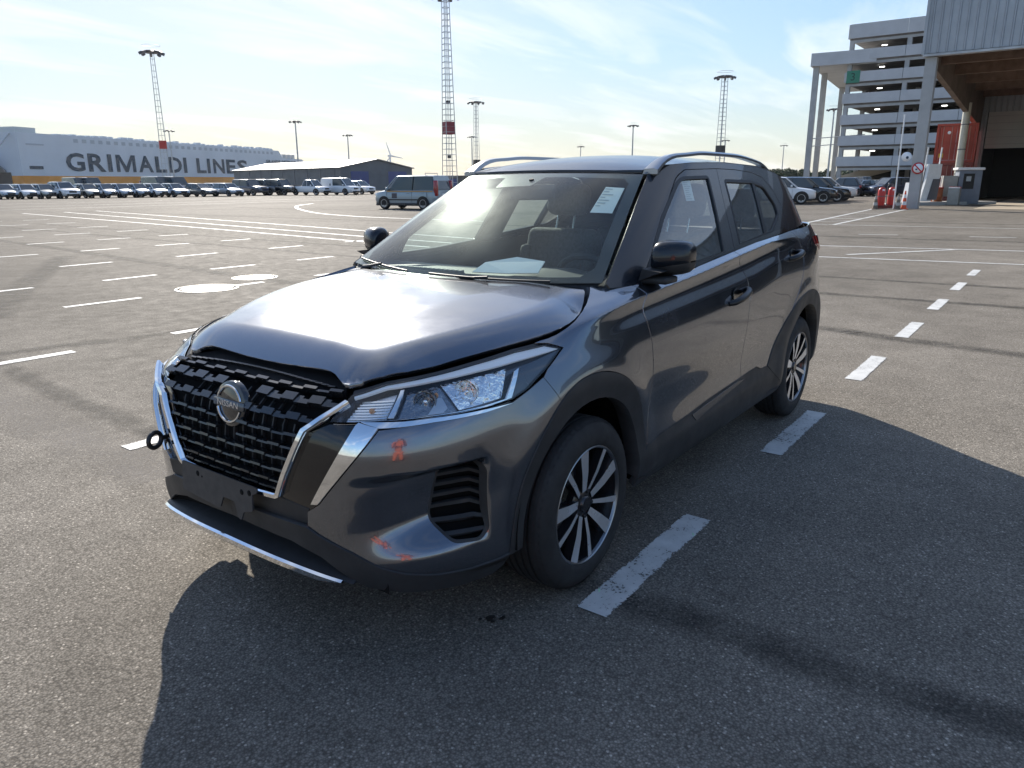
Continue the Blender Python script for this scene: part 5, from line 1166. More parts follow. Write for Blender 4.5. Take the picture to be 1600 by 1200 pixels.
def hull_text(txt, s0, s1, zc, h, m):
    """each letter of a painted name is its own part of the hull"""
    adv = {'I': .36, ' ': .42, 'M': 1.08, 'L': .72, 'E': .80, 'T': .78}; tot = sum(adv.get(c, .92) for c in txt); x = s0
    for c in txt:
        w = adv.get(c, .92)/tot*(s1-s0)
        if c == 'M':
            b = MB(); t_ = .17; x0_, x1_ = x+w*.06, x+w*.94; W_ = x1_-x0_; zb_, zt_ = zc-h/2, zc+h/2; q = t_*W_
            b.prism([(x0_, zb_), (x0_, zt_), (x0_+q*1.25, zt_), (x0_+W_/2, zb_+h*.32), (x1_-q*1.25, zt_), (x1_, zt_), (x1_, zb_), (x1_-q, zb_), (x1_-q, zt_-h*.28), (x0_+W_/2+q*.45, zb_), (x0_+W_/2-q*.45, zb_), (x0_+q, zt_-h*.28), (x0_+q, zb_)], 1, -.26, -.24); b.build('hull_letter', m, ship)
        elif c != ' ':
            o = text_mesh(c, 1.0, .01, 'hull_letter', m, ship, Matrix.Identity(4), align='LEFT', off=(.028 if c != 'M' else .008))
            co = [v.co for v in o.data.vertices]; x0 = min(q.x for q in co); x1 = max(q.x for q in co); y0 = min(q.y for q in co); y1 = max(q.y for q in co)
            o.data.transform(trM(x+w*.08, -.25, zc) @ MT @ Matrix.Diagonal((w*(.84 if c != 'I' else .55)/(x1-x0), h/(y1-y0), 1, 1)) @ trM(-x0, -(y0+y1)/2, 0))
        x += w
hull_text('GRIMALDI LINES', 22.8, 167.5, 11.0, 8.2, HTXT)
hull_text('GRANDE DETROIT', 188, 226, 15.0, 1.9, HTXT)
part('hull_marking', HTXT, ship, lambda b: b.box(4, 11, -.2, .1, 7.6, 8.9))
part('hull_small_lettering', mat('faded_lettering', (.36, .40, .45), .6), ship, lambda b: b.box(4, 13, -.2, .1, 17.6, 18.2))
# ---- sheds
shed = empty('warehouse_shed', W(-30.9, 140), ang(-31.2, 33), 'low dark grey sheet-metal shed with two blue roller doors in its gable', 'shed')
SHW = mat('dark_grey_cladding', (.13, .14, .15), .6, noise=(.5, .12)); SHR = mat('pale_roof_sheet', (.30, .29, .27), .5, noise=(.4, .12))
GW = 16.0
part('wall', SHW, shed, lambda b: b.prism([(0, 0), (0, 4.0), (-GW/2, 5.5), (-GW, 4.0), (-GW, 0)], 0, 0, 45))
for s in (0, 1):
    part('roof_sheet', SHR, shed, lambda b, s=s: b.prism([(.35, 3.96), (.35, 4.1), (-GW/2, 5.68), (-GW/2, 5.54)] if s == 0 else [(-GW-.35, 3.96), (-GW-.35, 4.1), (-GW/2, 5.68), (-GW/2, 5.54)], 0, -.4, 45.4))
for y0, y1 in ((-6.0, -2.2), (-14.6, -10.4)):
    dr = part('roller_door', mat('blue_roller_door', (.07, .09, .22), .5), shed, lambda b, y0=y0, y1=y1: b.box(-.08, .05, y0, y1, .05, 3.4))
    for k in range(6): part('door_slat', MATS['blue_roller_door'], dr, lambda b, k=k, y0=y0, y1=y1: b.box(-.12, -.07, y0, y1, .25+k*.52, .30+k*.52))
for k in range(9): part('wall_post', mat('post_grey', (.2, .2, .21), .6), shed, lambda b, k=k: b.box(2+k*5, 2.2+k*5, 0, .12, 0, 4.0))
shed2 = empty('flat_roof_store', W(-16.2, 165), ang(1, .1), 'low brown flat-roofed store with a blue door behind the silver van', 'shed')
part('wall', mat('brown_cladding', (.16, .14, .12), .7, noise=(.6, .15)), shed2, lambda b: b.box(0, 24, 0, 10, 0, 2.6))
part('roof', SHR, shed2, lambda b: b.box(-.3, 24.3, -.3, 10.3, 2.6, 2.75))
part('door', MATS['blue_roller_door'], shed2, lambda b: b.box(2, 4.6, -.1, .05, 0, 2.1))
# ---- lighting masts
LAMPM = mat('flood_lamp_dark', (.10, .10, .11), .5)
def lattice(root, H, wb, wt, n, r, ladder=True):
    """four tapering legs, rungs and a ladder as parts of a mast"""
    for sx in (-1, 1):
        for sy in (-1, 1):
            part('mast_leg', STEELW, root, lambda b, sx=sx, sy=sy: b.bar((sx*wb/2, sy*wb/2, 0), (sx*wt/2, sy*wt/2, H), r*1.5))
    for k in range(1, n):
        t = k/n; w = wb+(wt-wb)*t; z = H*t
        def rung(b, w=w, z=z):
            c = [(-w/2, -w/2, z), (w/2, -w/2, z), (w/2, w/2, z), (-w/2, w/2, z)]
            for i in range(4): b.bar(c[i], c[(i+1) % 4], r)
        part('mast_rung', STEELW, root, rung)
    if ladder: part('ladder', STEELW, root, lambda b: (b.bar((-.2, 0, 0), (-.12, 0, H), r*.8), b.bar((.2, 0, 0), (.12, 0, H), r*.8)))
def mast(l, d, H, wb, wt, n, label, head=3.4, box=None, detail=True, r=.05):
    root = empty('light_mast', W(l, d), CAM_YAW+.5, label, 'light mast', 'floodlight masts over the terminal')
    if detail: lattice(root, H, wb, wt, n, r)
    else: part('mast_column', STEELW, root, lambda b: b.tube([(0, 0, 0), (0, 0, H)], [wb/2, wt/2], 6))
    part('platform', LAMPM, root, lambda b: b.lathe([(0, H), (head*.36, H), (head*.40, H+.25), (head*.36, H+.35), (0, H+.35)], 12, axis='z'))
    for k in range(8):
        a = 2*math.pi*k/8; part('flood_lamp', LAMPM, root, lambda b, a=a: b.box(-.28, .28, -.22, .22, -.25, .2, trM(math.cos(a)*head*.5, math.sin(a)*head*.5, H-.05) @ rotM('Z', a) @ rotM('Y', R(25))))
    part('platform_rail', STEELW, root, lambda b: b.tube([(math.cos(t)*head*.42, math.sin(t)*head*.42, H+1.2) for t in np.linspace(0, 2*math.pi, 13)[:-1]], r*.6, 5, closed=True))
    for (zb, hh, ww, m) in (box or []):
        part('mast_sign', m, root, lambda b, zb=zb, hh=hh, ww=ww: b.box(-ww/2, ww/2, -ww/2, ww/2, zb, zb+hh))
    return root
SGR = mat('maroon_sign', (.22, .03, .04), .6); SGB = mat('black_sign', (.03, .03, .03), .6); SGT = mat('sign_mark', (.5, .35, .35), .6)
mA = mast(-7.9, 100, 23.4, 1.5, .65, 34, 'tall lattice floodlight mast with a maroon box partway up, rising behind the SUV', 3.3, [(7.3, 1.5, 1.25, SGR), (4.4, .35, .35, SGB), (11.0, .35, .35, SGB)])
mast(-10.1, 230, 23.5, 1.4, .9, 22, 'distant lattice floodlight mast with a small black box near its foot', 4.6, [(5.5, 2.2, 1.6, SGB)], r=.06)
mast(-62.3, 140, 23.3, 1.3, .6, 24, 'lattice floodlight mast with a red box standing before the ship', 3.6, [(7.4, 1.4, 1.2, REDP)], r=.04)
mast(47.0, 175, 23.2, 1.5, .9, 26, 'lattice floodlight mast with a black box, beyond the SUV roof rail', 4.2, [(7.0, 2.0, 1.5, SGB)], r=.06)
for (px, d, H, lab) in ((740, 393, 23, 'slim distant floodlight mast close beside a nearer lattice mast'), (988, 320, 23, 'distant floodlight mast standing clear above the SUV roof'), (549, 357, 22, 'distant floodlight mast rising behind the dark shed'), (470, 290, 23, 'slim floodlight pole near the bow of the ship'), (908, 485, 22, 'very distant short-looking floodlight mast above the SUV roof'), (1222, 485, 22, 'very distant floodlight mast above the far trees'), (1294, 252, 23, 'floodlight mast seen between the slender concrete columns'), (1131, 420, 22, 'distant floodlight mast seen close beside the mast with a black box'), (275, 345, 23.5, 'distant floodlight mast rising above the ship deck')):
    mast((px-800)/1206*d, d, H, 0.75, .45, 8, lab, 4.2, detail=False, r=.05)
tb = empty('wind_turbine', W((613-800)/1206*900, 900), CAM_YAW+1.2, 'tiny distant wind turbine on the horizon behind the dark shed', 'wind turbine')
part('tower', WHITEP, tb, lambda b: b.tube([(0, 0, 0), (0, 0, 30)], [1.6, .9], 8)); part('nacelle', WHITEP, tb, lambda b: b.box(-2.5, 2.5, -1.2, 1.2, 29.5, 31.5))
for k in range(3): part('blade', WHITEP, tb, lambda b, k=k: b.prism([(-.9, 0), (.9, 0), (.3, 16), (-.3, 16)], 1, -1.6, -1.4, trM(0, 0, 30.5) @ rotM('Y', R(20+120*k))))
# ---- parking structure
PG = frame((50.0, 119), (.8, -.6))
gar = empty('parking_garage', W(50.0, 119), ang(.8, -.6), 'tall pale concrete multi-storey car park with open decks and a green figure 3', 'car park')
LG, DG, FH = 46.0, 34.0, 2.95
for k in range(7):
    z = 3.6+FH*k+(0.05*k)
    for j in range(6):
        part('parapet', CONC2, gar, lambda b, z=z, j=j, k=k: b.box(j*7.7+.03, j*7.7+7.67, -.25, .0, z-.15, z+(1.25 if k < 6 else 1.75)))
    part('side_parapet', CONC2, gar, lambda b, z=z, k=k: b.box(-.25, 0, 0.0, DG, z-.15, z+(1.25 if k < 6 else 1.75)))
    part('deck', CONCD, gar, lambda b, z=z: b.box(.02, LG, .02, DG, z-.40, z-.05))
    part('edge_beam', CONC, gar, lambda b, z=z: b.box(.1, LG, .05, .5, z-.75, z-.40))
for j in range(7):
    for i in range(4):
        part('column', CONC, gar, lambda b, i=i, j=j: b.box(j*7.7-.02+.05, j*7.7+.62, .06+i*10.5, .68+i*10.5, 0, 22.4))
for k in range(6):
    z = 3.6+FH*k+.05*k
    for q in range(2): part('tube_light', mat('lit_tube', (1, 1, 1), .5, emit=(1, 1, .95), es=3.0), gar, lambda b, z=z, q=q: b.box(3.6+q*9, 4.3+q*9, 4, 4.1, z+2.1, z+2.2))
part('deck_shade_block', DARKM, gar, lambda b: b.box(2, LG, 12, DG-.5, 0, 21.0))  # solid block painted dark for the shade deep inside the decks
sg3 = part('level_sign', mat('green_sign', (.04, .22, .14), .5), gar, lambda b: b.box(.15, 2.0, -.31, -.26, 15.3, 17.0))
text_mesh('3', 1.5, .01, 'sign_numeral', mat('sign_numeral_dark', (.01, .05, .04), .5), sg3, trM(1.05, -.33, 16.1) @ MT)
ramp = part('ramp_wall', mat('beige_ramp', (.40, .36, .29), .8, noise=(.6, .1)), gar, lambda b: b.prism([(-4, .2), (-4, 1.5), (14, 6.5), (14, 5.0)], 1, 10.2, 10.5))
for k in range(1, 5): part('lamp_arm', STEELW, gar, lambda b, k=k: b.box(-.6, -.3, 2.0, 2.1, 3.6+FH*k+1.3, 3.6+FH*k+1.4)) if False else None
cano = empty('ramp_roof', W(45.3, 121), ang(.87, -.5), 'high flat roof slab on slender concrete columns attached to the multi-storey car park', 'canopy')
part('roof_slab', CONC2, cano, lambda b: b.box(0, 9.0, 0, 40, 18.0, 19.8))
for j, y in enumerate((.5, 9.0, 31.0)): part('column', CONC, cano, lambda b, y=y: b.box(.35, 1.15, y, y+.8, 0, 18.0))
for z in (6.5, 7.6): part('tie_rod', STEELW, cano, lambda b, z=z: b.tube([(.7, .9, z), (8.5, .9, z+.4)], .07, 5))
# ---- canopy hall at the right
hall = empty('service_hall', W(20.75, 40.3), ang(.8, -.6), 'large grey corrugated hall with an overhanging canopy and half-open roller door', 'building')
LH = 60.0
def corr(b, x0, x1, z0, z1, y=0., p=.38, dep=.06):
    x = x0; n = int((x1-x0)/p)
    V = []
    for k in range(n):
        a = x0+k*p
        V += [(a, y), (a+p*.34, y), (a+p*.44, y-dep), (a+p*.56, y-dep), (a+p*.66, y), ]
    V.append((x1, y)); m = len(V)
    vv = [(q[0], q[1], z0) for q in V]+[(q[0], q[1], z1) for q in V]
    b.add(vv, [(i, i+1, m+i+1, m+i) for i in range(m-1)])
part('fascia', CORR, hall, lambda b: (corr(b, 0, LH, 7.55, 13.5, y=-.02), b.box(0, LH, .03, .25, 7.5, 13.5)))
part('fascia_trim', STEELW, hall, lambda b: (b.box(-.05, LH, -.14, .3, 7.40, 7.50)))
part('eaves_trim', STEELW, hall, lambda b: b.box(-.1, LH, -.2, .3, 13.5, 13.65))
part('end_trim', CORR, hall, lambda b: b.box(-.14, 0, -.12, .3, 7.5, 13.5))
part('end_wall', CORR, hall, lambda b: (b.prism([(.3, 7.6), (.3, 13.4), (26, 13.4), (26, 6.2)], 0, -.1, .02)))
part('soffit', mat('brown_soffit', (.20, .15, .11), .8, noise=(.7, .2)), hall, lambda b: b.box(.05, LH, .28, 26, 8.0, 8.15))
for k in range(5): part('soffit_beam', mat('rusty_beam', (.16, .10, .07), .8, noise=(2, .3)), hall, lambda b, k=k: b.box(.2, LH, 2.5+k*5.0, 2.8+k*5.0, 7.3, 8.0))
for x in (.1, 20, 40):
    part('haunch', mat('brown_haunch', (.17, .13, .105), .8, noise=(1, .15)), hall, lambda b, x=x: b.prism([(.6, 7.0), (.6, 8.0), (24, 8.0), (24, 4.9), (22.5, 5.3)], 0, x, x+.3))
for j, x in enumerate((-.05, 20, 40)):
    part('column', CONC, hall, lambda b, x=x: (b.box(x+.1, x+.62, .08, .62, 0, 7.38)))
part('back_wall', CORR, hall, lambda b: (corr(b, -.2, LH, 6.3, 8.0, y=24.0), b.box(-.2, LH, 24.05, 24.3, 6.3, 8.0)))
part('pilaster', CORR, hall, lambda b: (corr(b, -.2, .75, 0, 6.4, y=23.8, p=.316, dep=.08), b.box(-.2, .75, 23.82, 24.3, 0, 6.4)))
dr = part('roller_door', mat('door_off_white', (.50, .49, .46), .6, noise=(.8, .08)), hall, lambda b: b.box(.8, 9.5, 24.0, 24.12, 3.7, 6.3))
for k in range(5): part('door_seam', mat('door_seam_grey', (.3, .3, .29), .6), dr, lambda b, k=k: b.box(.8, 9.5, 23.97, 24.0, 4.0+k*.5, 4.02+k*.5))
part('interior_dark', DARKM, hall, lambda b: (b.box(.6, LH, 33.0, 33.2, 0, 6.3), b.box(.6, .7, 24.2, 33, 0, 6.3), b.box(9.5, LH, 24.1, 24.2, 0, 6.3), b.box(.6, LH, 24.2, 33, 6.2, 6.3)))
dp = part('drain_pipe', mat('cream_pipe', (.55, .53, .45), .5, noise=(3, .1)), hall, lambda b: b.tube([(.3, 16, 0), (.3, 16, 6.4)], .24, 12))
for z in (1.8, 3.4, 5.0): part('pipe_clamp', LAMPM, dp, lambda b, z=z: b.tube([(.3, 16, z), (.3, 16, z+.06)], .255, 12))
part('floor_slab', mat('sandy_concrete', (.34, .29, .22), .85, noise=(.5, .15)), hall, lambda b: b.add([(3.0, 1.0, .008), (LH, 1.0, .008), (LH, 33, .008), (3.0, 33, .008)], [(0, 1, 2, 3)]))
ws = part('wall_sign', mat('sign_white', (.80, .82, .84), .5), hall, lambda b: b.box(4.12, 9.0, -.16, -.10, 8.75, 9.45))
text_mesh('W', .62, .01, 'sign_letter', mat('sign_letter_navy', (.02, .05, .09), .5), ws, trM(4.55, -.18, 9.10) @ MT)
rs = empty('no_smoking_sign', W(20.75, 40.3), ang(.8, -.6), 'round red-rimmed prohibition sign fixed to the hall column', 'sign')
MRS = trM(.38, .06, 2.04)
part('sign_disc', mat('sign_red', (.5, .02, .03), .5), rs, lambda b: b.lathe([(0, -.03), (.29, -.03), (.29, 0)], 28, M=MRS)); part('sign_face', MATS['sign_white'], rs, lambda b: b.lathe([(0, -.036), (.225, -.036), (.225, -.03)], 28, M=MRS))
part('sign_bar', MATS['sign_red'], rs, lambda b: b.box(-.24, .24, -.045, -.037, -.03, .03, MRS @ rotM('Y', R(45)))); part('sign_flame', MATS['sign_letter_navy'], rs, lambda b: b.box(-.12, -.03, -.042, -.037, -.09, -.02, MRS))
cm = empty('round_mirror_sign', W(20.75, 40.3), ang(.8, -.6), 'small round white disc on the edge of the hall column', 'sign')
part('disc', MATS['sign_white'], cm, lambda b: b.lathe([(0, -.05), (.24, -.05), (.24, .0)], 24, M=trM(-.22, .03, 2.62))); part('disc_spot', MATS['sign_letter_navy'], cm, lambda b: b.lathe([(0, -.058), (.07, -.058), (.07, -.05)], 12, M=trM(-.18, .03, 2.58)))
pl = empty('white_pole', W(20.0, 40.0), 0, 'thin white pole leaning beside the hall column', 'pole'); part('shaft', WHITEP, pl, lambda b: b.tube([(0, 0, 0), (0, 0, 4.6)], .035, 8)); part('cap', WHITEP, pl, lambda b: b.tube([(0, 0, 4.6), (0, 0, 4.66)], .05, 8))
# ---- extinguishers, cones
def extinguisher(l, d, label):
    e = empty('wheeled_fire_extinguisher', W(l, d), ang(1, 0), label, 'extinguisher', 'wheeled red fire extinguishers by the column')
    part('cylinder', REDP, e, lambda b: b.lathe([(0, .16), (.17, .16), (.19, .22), (.19, .92), (.15, 1.04), (.06, 1.10), (0, 1.10)], 20, axis='z'), smooth_angle=40); part('band', LAMPM, e, lambda b: b.tube([(0, 0, .62), (0, 0, .66)], .195, 20))
    part('valve', LAMPM, e, lambda b: b.tube([(0, 0, 1.1), (0, 0, 1.2)], .04, 8)); part('shoulder_label', MATS['sign_white'], e, lambda b: b.box(-.06, .06, -.185, -.15, .90, 1.0))
    for s in (-1, 1): part('wheel', LAMPM, e, lambda b, s=s: b.lathe([(0, -.03), (.13, -.03), (.13, .03), (0, .03)], 16, axis='x', M=trM(s*.22, .1, .13)))
    part('handle', LAMPM, e, lambda b: b.tube([(-.17, .17, .2), (-.17, .2, 1.15), (-.1, .2, 1.25), (.1, .2, 1.25), (.17, .2, 1.15), (.17, .17, .2)], .02, 6))
    part('base', mat('maroon_base', (.12, .025, .02), .6), e, lambda b: b.box(-.28, .28, -.2, .25, .02, .17))
extinguisher(19.45, 40.3, 'red wheeled fire extinguisher standing between two traffic cones'); extinguisher(20.28, 40.9, 'red wheeled fire extinguisher tucked against the hall column')
def cone(l, d, h, dirty, label):
    c = empty('traffic_cone', W(l, d), rng.random(), label, 'traffic cone')
    m = mat('dirty_cone', (.16, .12, .09), .7, noise=(12, .4)) if dirty else mat('orange_cone', (.75, .10, .03), .5)
    m2 = mat('dirty_band', (.38, .36, .33), .7, noise=(12, .3)) if dirty else mat('cone_white', (.75, .72, .70), .5)
    part('base', m, c, lambda b: b.rbox(-.19, .19, -.19, .19, 0, .04, .012, 1))
    n = 5
    for k in range(n):
        r0, r1 = .135-.105*k/n, .135-.105*(k+1)/n; part('cone_band', m2 if k % 2 else m, c, lambda b, r0=r0, r1=r1, k=k: b.lathe([(r0, .04+(h-.04)*k/n), (r1, .04+(h-.04)*(k+1)/n)], 18, axis='z'))
cone(18.85, 39.6, .82, True, 'grimy faded traffic cone left of the red extinguishers'); cone(19.87, 39.3, .80, True, 'grimy grey-banded traffic cone between the two extinguishers'); cone(20.18, 39.3, .92, False, 'bright orange and white traffic cone before the hall column')
# ---- service island, containers
isl = tag(part('service_island', CONC, None, lambda b: b.prism([(0, 0), (6.5, 0), (6.5, 1.6), (0, 1.6)], 2, 0.0, .18, frame((23.3, 44.6), (.95, .3)))), kind='structure')
wsh = empty('wash_unit', W(24.75, 46.0), ang(1, .2), 'pale vehicle-wash pump unit with two tall posts beside the hall column', 'machine')
part('pump_body', WHITEP, wsh, lambda b: b.prism([(-.45, .22), (-.25, 1.2), (-.1, 2.35), (.75, 2.35), (.75, 1.6), (.45, 1.2), (.3, .22)], 1, -.25, .25)); part('hose_rack', LAMPM, wsh, lambda b: b.prism([(.0, .3), (.25, 1.5), (.70, 1.5), (.62, .3)], 1, -.32, -.26))
for x in (-.25, .68): part('post', WHITEP, wsh, lambda b, x=x: b.tube([(x, 0, .22), (x+.12, 0, 3.3)], .045, 8))
part('side_box', WHITEP, wsh, lambda b: b.prism([(-1.35, .2), (-1.20, 1.3), (-.85, 1.3), (-.8, .2)], 1, -.2, .2)); part('hose', LAMPM, wsh, lambda b: b.tube([(-.6, -.3, 2.0), (-.75, -.35, 1.2), (-.6, -.35, .6), (-.45, -.3, 1.4), (-.4, -.3, 2.1)], .03, 6))
kio = empty('pay_station', W(26.7, 46.5), ang(.95, -.3), 'blue-grey service kiosk with a grey cabinet door and control panel', 'kiosk')
part('cabin', mat('kiosk_blue_grey', (.16, .18, .22), .5, noise=(2, .1)), kio, lambda b: b.rbox(.2, 1.9, -.6, .8, .05, 2.55, .05, 2)); part('roof', WHITEP, kio, lambda b: b.rbox(.0, 2.0, -.8, .9, 2.5, 2.68, .05, 2)); part('control_panel', DARKM, kio, lambda b: b.box(.55, 1.35, -.63, -.60, 1.15, 2.25)); part('display', mat('display_grey', (.35, .37, .38), .4), kio, lambda b: b.box(.75, 1.10, -.66, -.63, 1.7, 2.05))
part('cabinet', mat('cabinet_grey', (.30, .30, .28), .5, noise=(3, .1)), kio, lambda b: b.rbox(-.95, .15, -.7, .2, .6, 2.1, .03, 2)); part('rail', WHITEP, kio, lambda b: b.tube([(-1.25, -.7, .1), (-1.05, -.7, 2.1)], .04, 8))
kio.scale = (.72, .72, .80)
bn = empty('waste_bin', W(26.2, 45.4), 0, 'grey waste bin with a red and white lid in front of the kiosk', 'bin'); part('bin_body', MATS['cabinet_grey'], bn, lambda b: b.rbox(-.38, .38, -.3, .3, 0, .95, .04, 2)); part('lid', REDP, bn, lambda b: b.rbox(-.36, .1, -.3, .3, .95, 1.05, .03, 2)); part('lid_edge', WHITEP, bn, lambda b: b.rbox(.1, .4, -.3, .3, .95, 1.03, .03, 2))
dm = empty('steel_drum', W(25.75, 46.4), 0, 'orange-brown steel drum standing between the wash unit and kiosk', 'drum'); part('drum_body', mat('drum_orange', (.42, .14, .06), .5, noise=(5, .25)), dm, lambda b: b.lathe([(0, .05), (.3, .05), (.3, .45), (.315, .47), (.3, .49), (.3, 1.0), (0, 1.0)], 20, axis='z')); part('drum_rim', REDP, dm, lambda b: b.tube([(0, 0, .95), (0, 0, 1.02)], .315, 20))
CRED = mat('container_red', (.36, .055, .035), .5, noise=(1.2, .15)); CROD = mat('container_rod', (.45, .25, .2), .5)
def container(z0, label, bright):
    c = empty('shipping_container', W(29.8, 54.8, z0), ang(.85, -.52), label, 'container')
    m = CRED if bright else mat('container_brown_red', (.22, .05, .04), .6, noise=(1, .2))
    part('frame', m, c, lambda b: (b.box(-.02, 2.46, 0, 6.0, 0, .16), b.box(-.02, 2.46, 0, 6, 2.44, 2.59), b.box(-.02, .14, -.02, 6, .16, 2.44), b.box(2.30, 2.46, -.02, 6, .16, 2.44)))
    for s in (0, 1):
        d_ = part('door', m, c, lambda b, s=s: (b.box(.16+s*1.07, 1.21+s*1.07, .06, .10, .18, 2.42)))
        for k in range(4): part('door_panel', m, d_, lambda b, s=s, k=k: b.box(.22+s*1.07, 1.15+s*1.07, .03, .06, .26+k*.54, .70+k*.54))
        for x in (.40, .92): part('lock_rod', CROD, d_, lambda b, s=s, x=x: b.tube([(x+s*1.07, .0, .2), (x+s*1.07, .0, 2.4)], .022, 6))
    part('door_marking', MATS['sign_white'], c, lambda b: (b.box(1.55, 1.85, .015, .025, 1.35, 1.42), b.box(1.55, 1.85, .015, .025, 1.18, 1.25), b.box(1.55, 1.85, .015, .025, 1.02, 1.08)))
    if bright: part('hazard_label', mat('label_yellow', (.6, .4, .03), .5), c, lambda b: b.box(.28, .55, .012, .02, .35, .62)); part('round_label', MATS['sign_white'], c, lambda b: b.lathe([(0, .0), (.11, .0), (.11, .03)], 16, M=trM(.75, .012, 2.0)))
container(0, 'dull brown-red shipping container underneath a brighter red one', False); container(2.6, 'bright red shipping container stacked on top of a duller one', True)
# ---- far trees
def tree(l, d, h, w, seed, label):
    t = empty('far_tree', W(l, d), 0, label, 'tree', 'trees on the horizon'); r = random.Random(seed)
    part('trunk', mat('bark', (.07, .055, .04), .9), t, lambda b: (b.tube([(0, 0, 0), (.2, 0, h*.35), (.1, .1, h*.7)], [.35, .25, .1], 6), b.tube([(.15, 0, h*.35), (w*.25, 0, h*.6)], [.15, .05], 5), b.tube([(.15, 0, h*.4), (-w*.25, .2, h*.65)], [.15, .05], 5)))
    b = MB()
    cl = [(r.uniform(-.38, .38)*w, r.uniform(-.38, .38)*w, h*r.uniform(.42, .88), r.uniform(.12, .24)*w) for _ in range(16)]
    for k in range(900):
        x, y, z, q = cl[r.randrange(len(cl))]; v = Vector((r.gauss(0, 1), r.gauss(0, 1), r.gauss(0, .8))); v = v.normalized()*q*r.uniform(.6, 1.05); s = r.uniform(.25, .6)
        M = Matrix.Translation((x+v.x, y+v.y, z+v.z)) @ Matrix.Rotation(r.uniform(0, 6), 4, 'Z') @ Matrix.Rotation(r.uniform(-1, 1), 4, 'X'); b.add([(-s, 0, -s*.6), (s, 0, -s*.6), (s*.6, 0, s*.7), (-s*.6, 0, s*.7)], [(0, 1, 2, 3)], False, M)
    b.build('crown', mat('foliage', (.055, .075, .035), .8, noise=(.8, .35)), t)
for k in range(13):
    px = 1196+k*11+rng.uniform(-3, 3); d = 270+rng.uniform(-15, 30); tree((px-800)/1206*d, d, rng.uniform(3.2, 5.4), rng.uniform(4.5, 7), 40+k, 'small hazy tree in the low treeline far behind the parked cars')
# ------------------------------------------------------------------ other vehicles
CGLASS = mat('car_glass_dark', (.045, .06, .07), .06, coat=.5); CTYRE = TYRE; CRIM = mat('plain_rim', (.45, .46, .48), .3, metal=.8); CLAMP = mat('lamp_clear', (.65, .67, .70), .15, coat=1); CTAIL = mat('tail_red', (.30, .01, .015), .2, coat=1)
CW = mat('car_white', (.70, .71, .72), .28, coat=1); CS_ = mat('car_silver', (.33, .38, .43), .3, metal=.5, coat=1); CB = mat('car_black', (.012, .013, .015), .25, coat=1); CN = mat('car_navy', (.02, .03, .06), .28, coat=1); CG = mat('car_grey', (.10, .11, .12), .3, metal=.4, coat=1); CBE = mat('car_champagne', (.40, .40, .36), .3, metal=.4, coat=1); CVAN = mat('van_silver_blue', (.27, .33, .37), .32, metal=.3, coat=1)
KIND = {  # length, width, height, belt, bonnet front height, then x (from the front) of: screen base, roof front, roof rear, rear belt
 'hatch': (4.1, 1.75, 1.47, .93, .74, 1.05, 1.75, 3.45, 3.98), 'saloon': (4.6, 1.80, 1.44, .92, .72, 1.25, 2.0, 3.3, 4.05), 'suv': (4.55, 1.86, 1.68, 1.06, .88, 1.15, 1.85, 3.85, 4.42), 'offroad': (4.7, 1.92, 1.88, 1.15, 1.02, 1.45, 1.95, 4.45, 4.62),
 'van': (4.3, 1.82, 1.84, 1.06, .92, .75, 1.55, 4.05, 4.26), 'panel_van': (5.0, 1.95, 2.0, 1.12, .95, .85, 1.7, 4.8, 4.98), 'minibus': (5.2, 1.98, 2.25, 1.25, 1.0, .55, 1.3, 5.0, 5.18), 'pickup': (5.2, 1.88, 1.80, 1.08, .95, 1.35, 1.95, 2.9, 3.25)}
def loft(b, secs, smooth=True):
    n = len(secs[0]); V = [p for s in secs for p in s]; k = len(secs)
    b.add(V, [(i*n+j, i*n+(j+1) % n, (i+1)*n+(j+1) % n, (i+1)*n+j) for i in range(k-1) for j in range(n)]+[tuple(range(n)), tuple(range((k-1)*n, k*n))[::-1]], smooth); b.fixnormals()
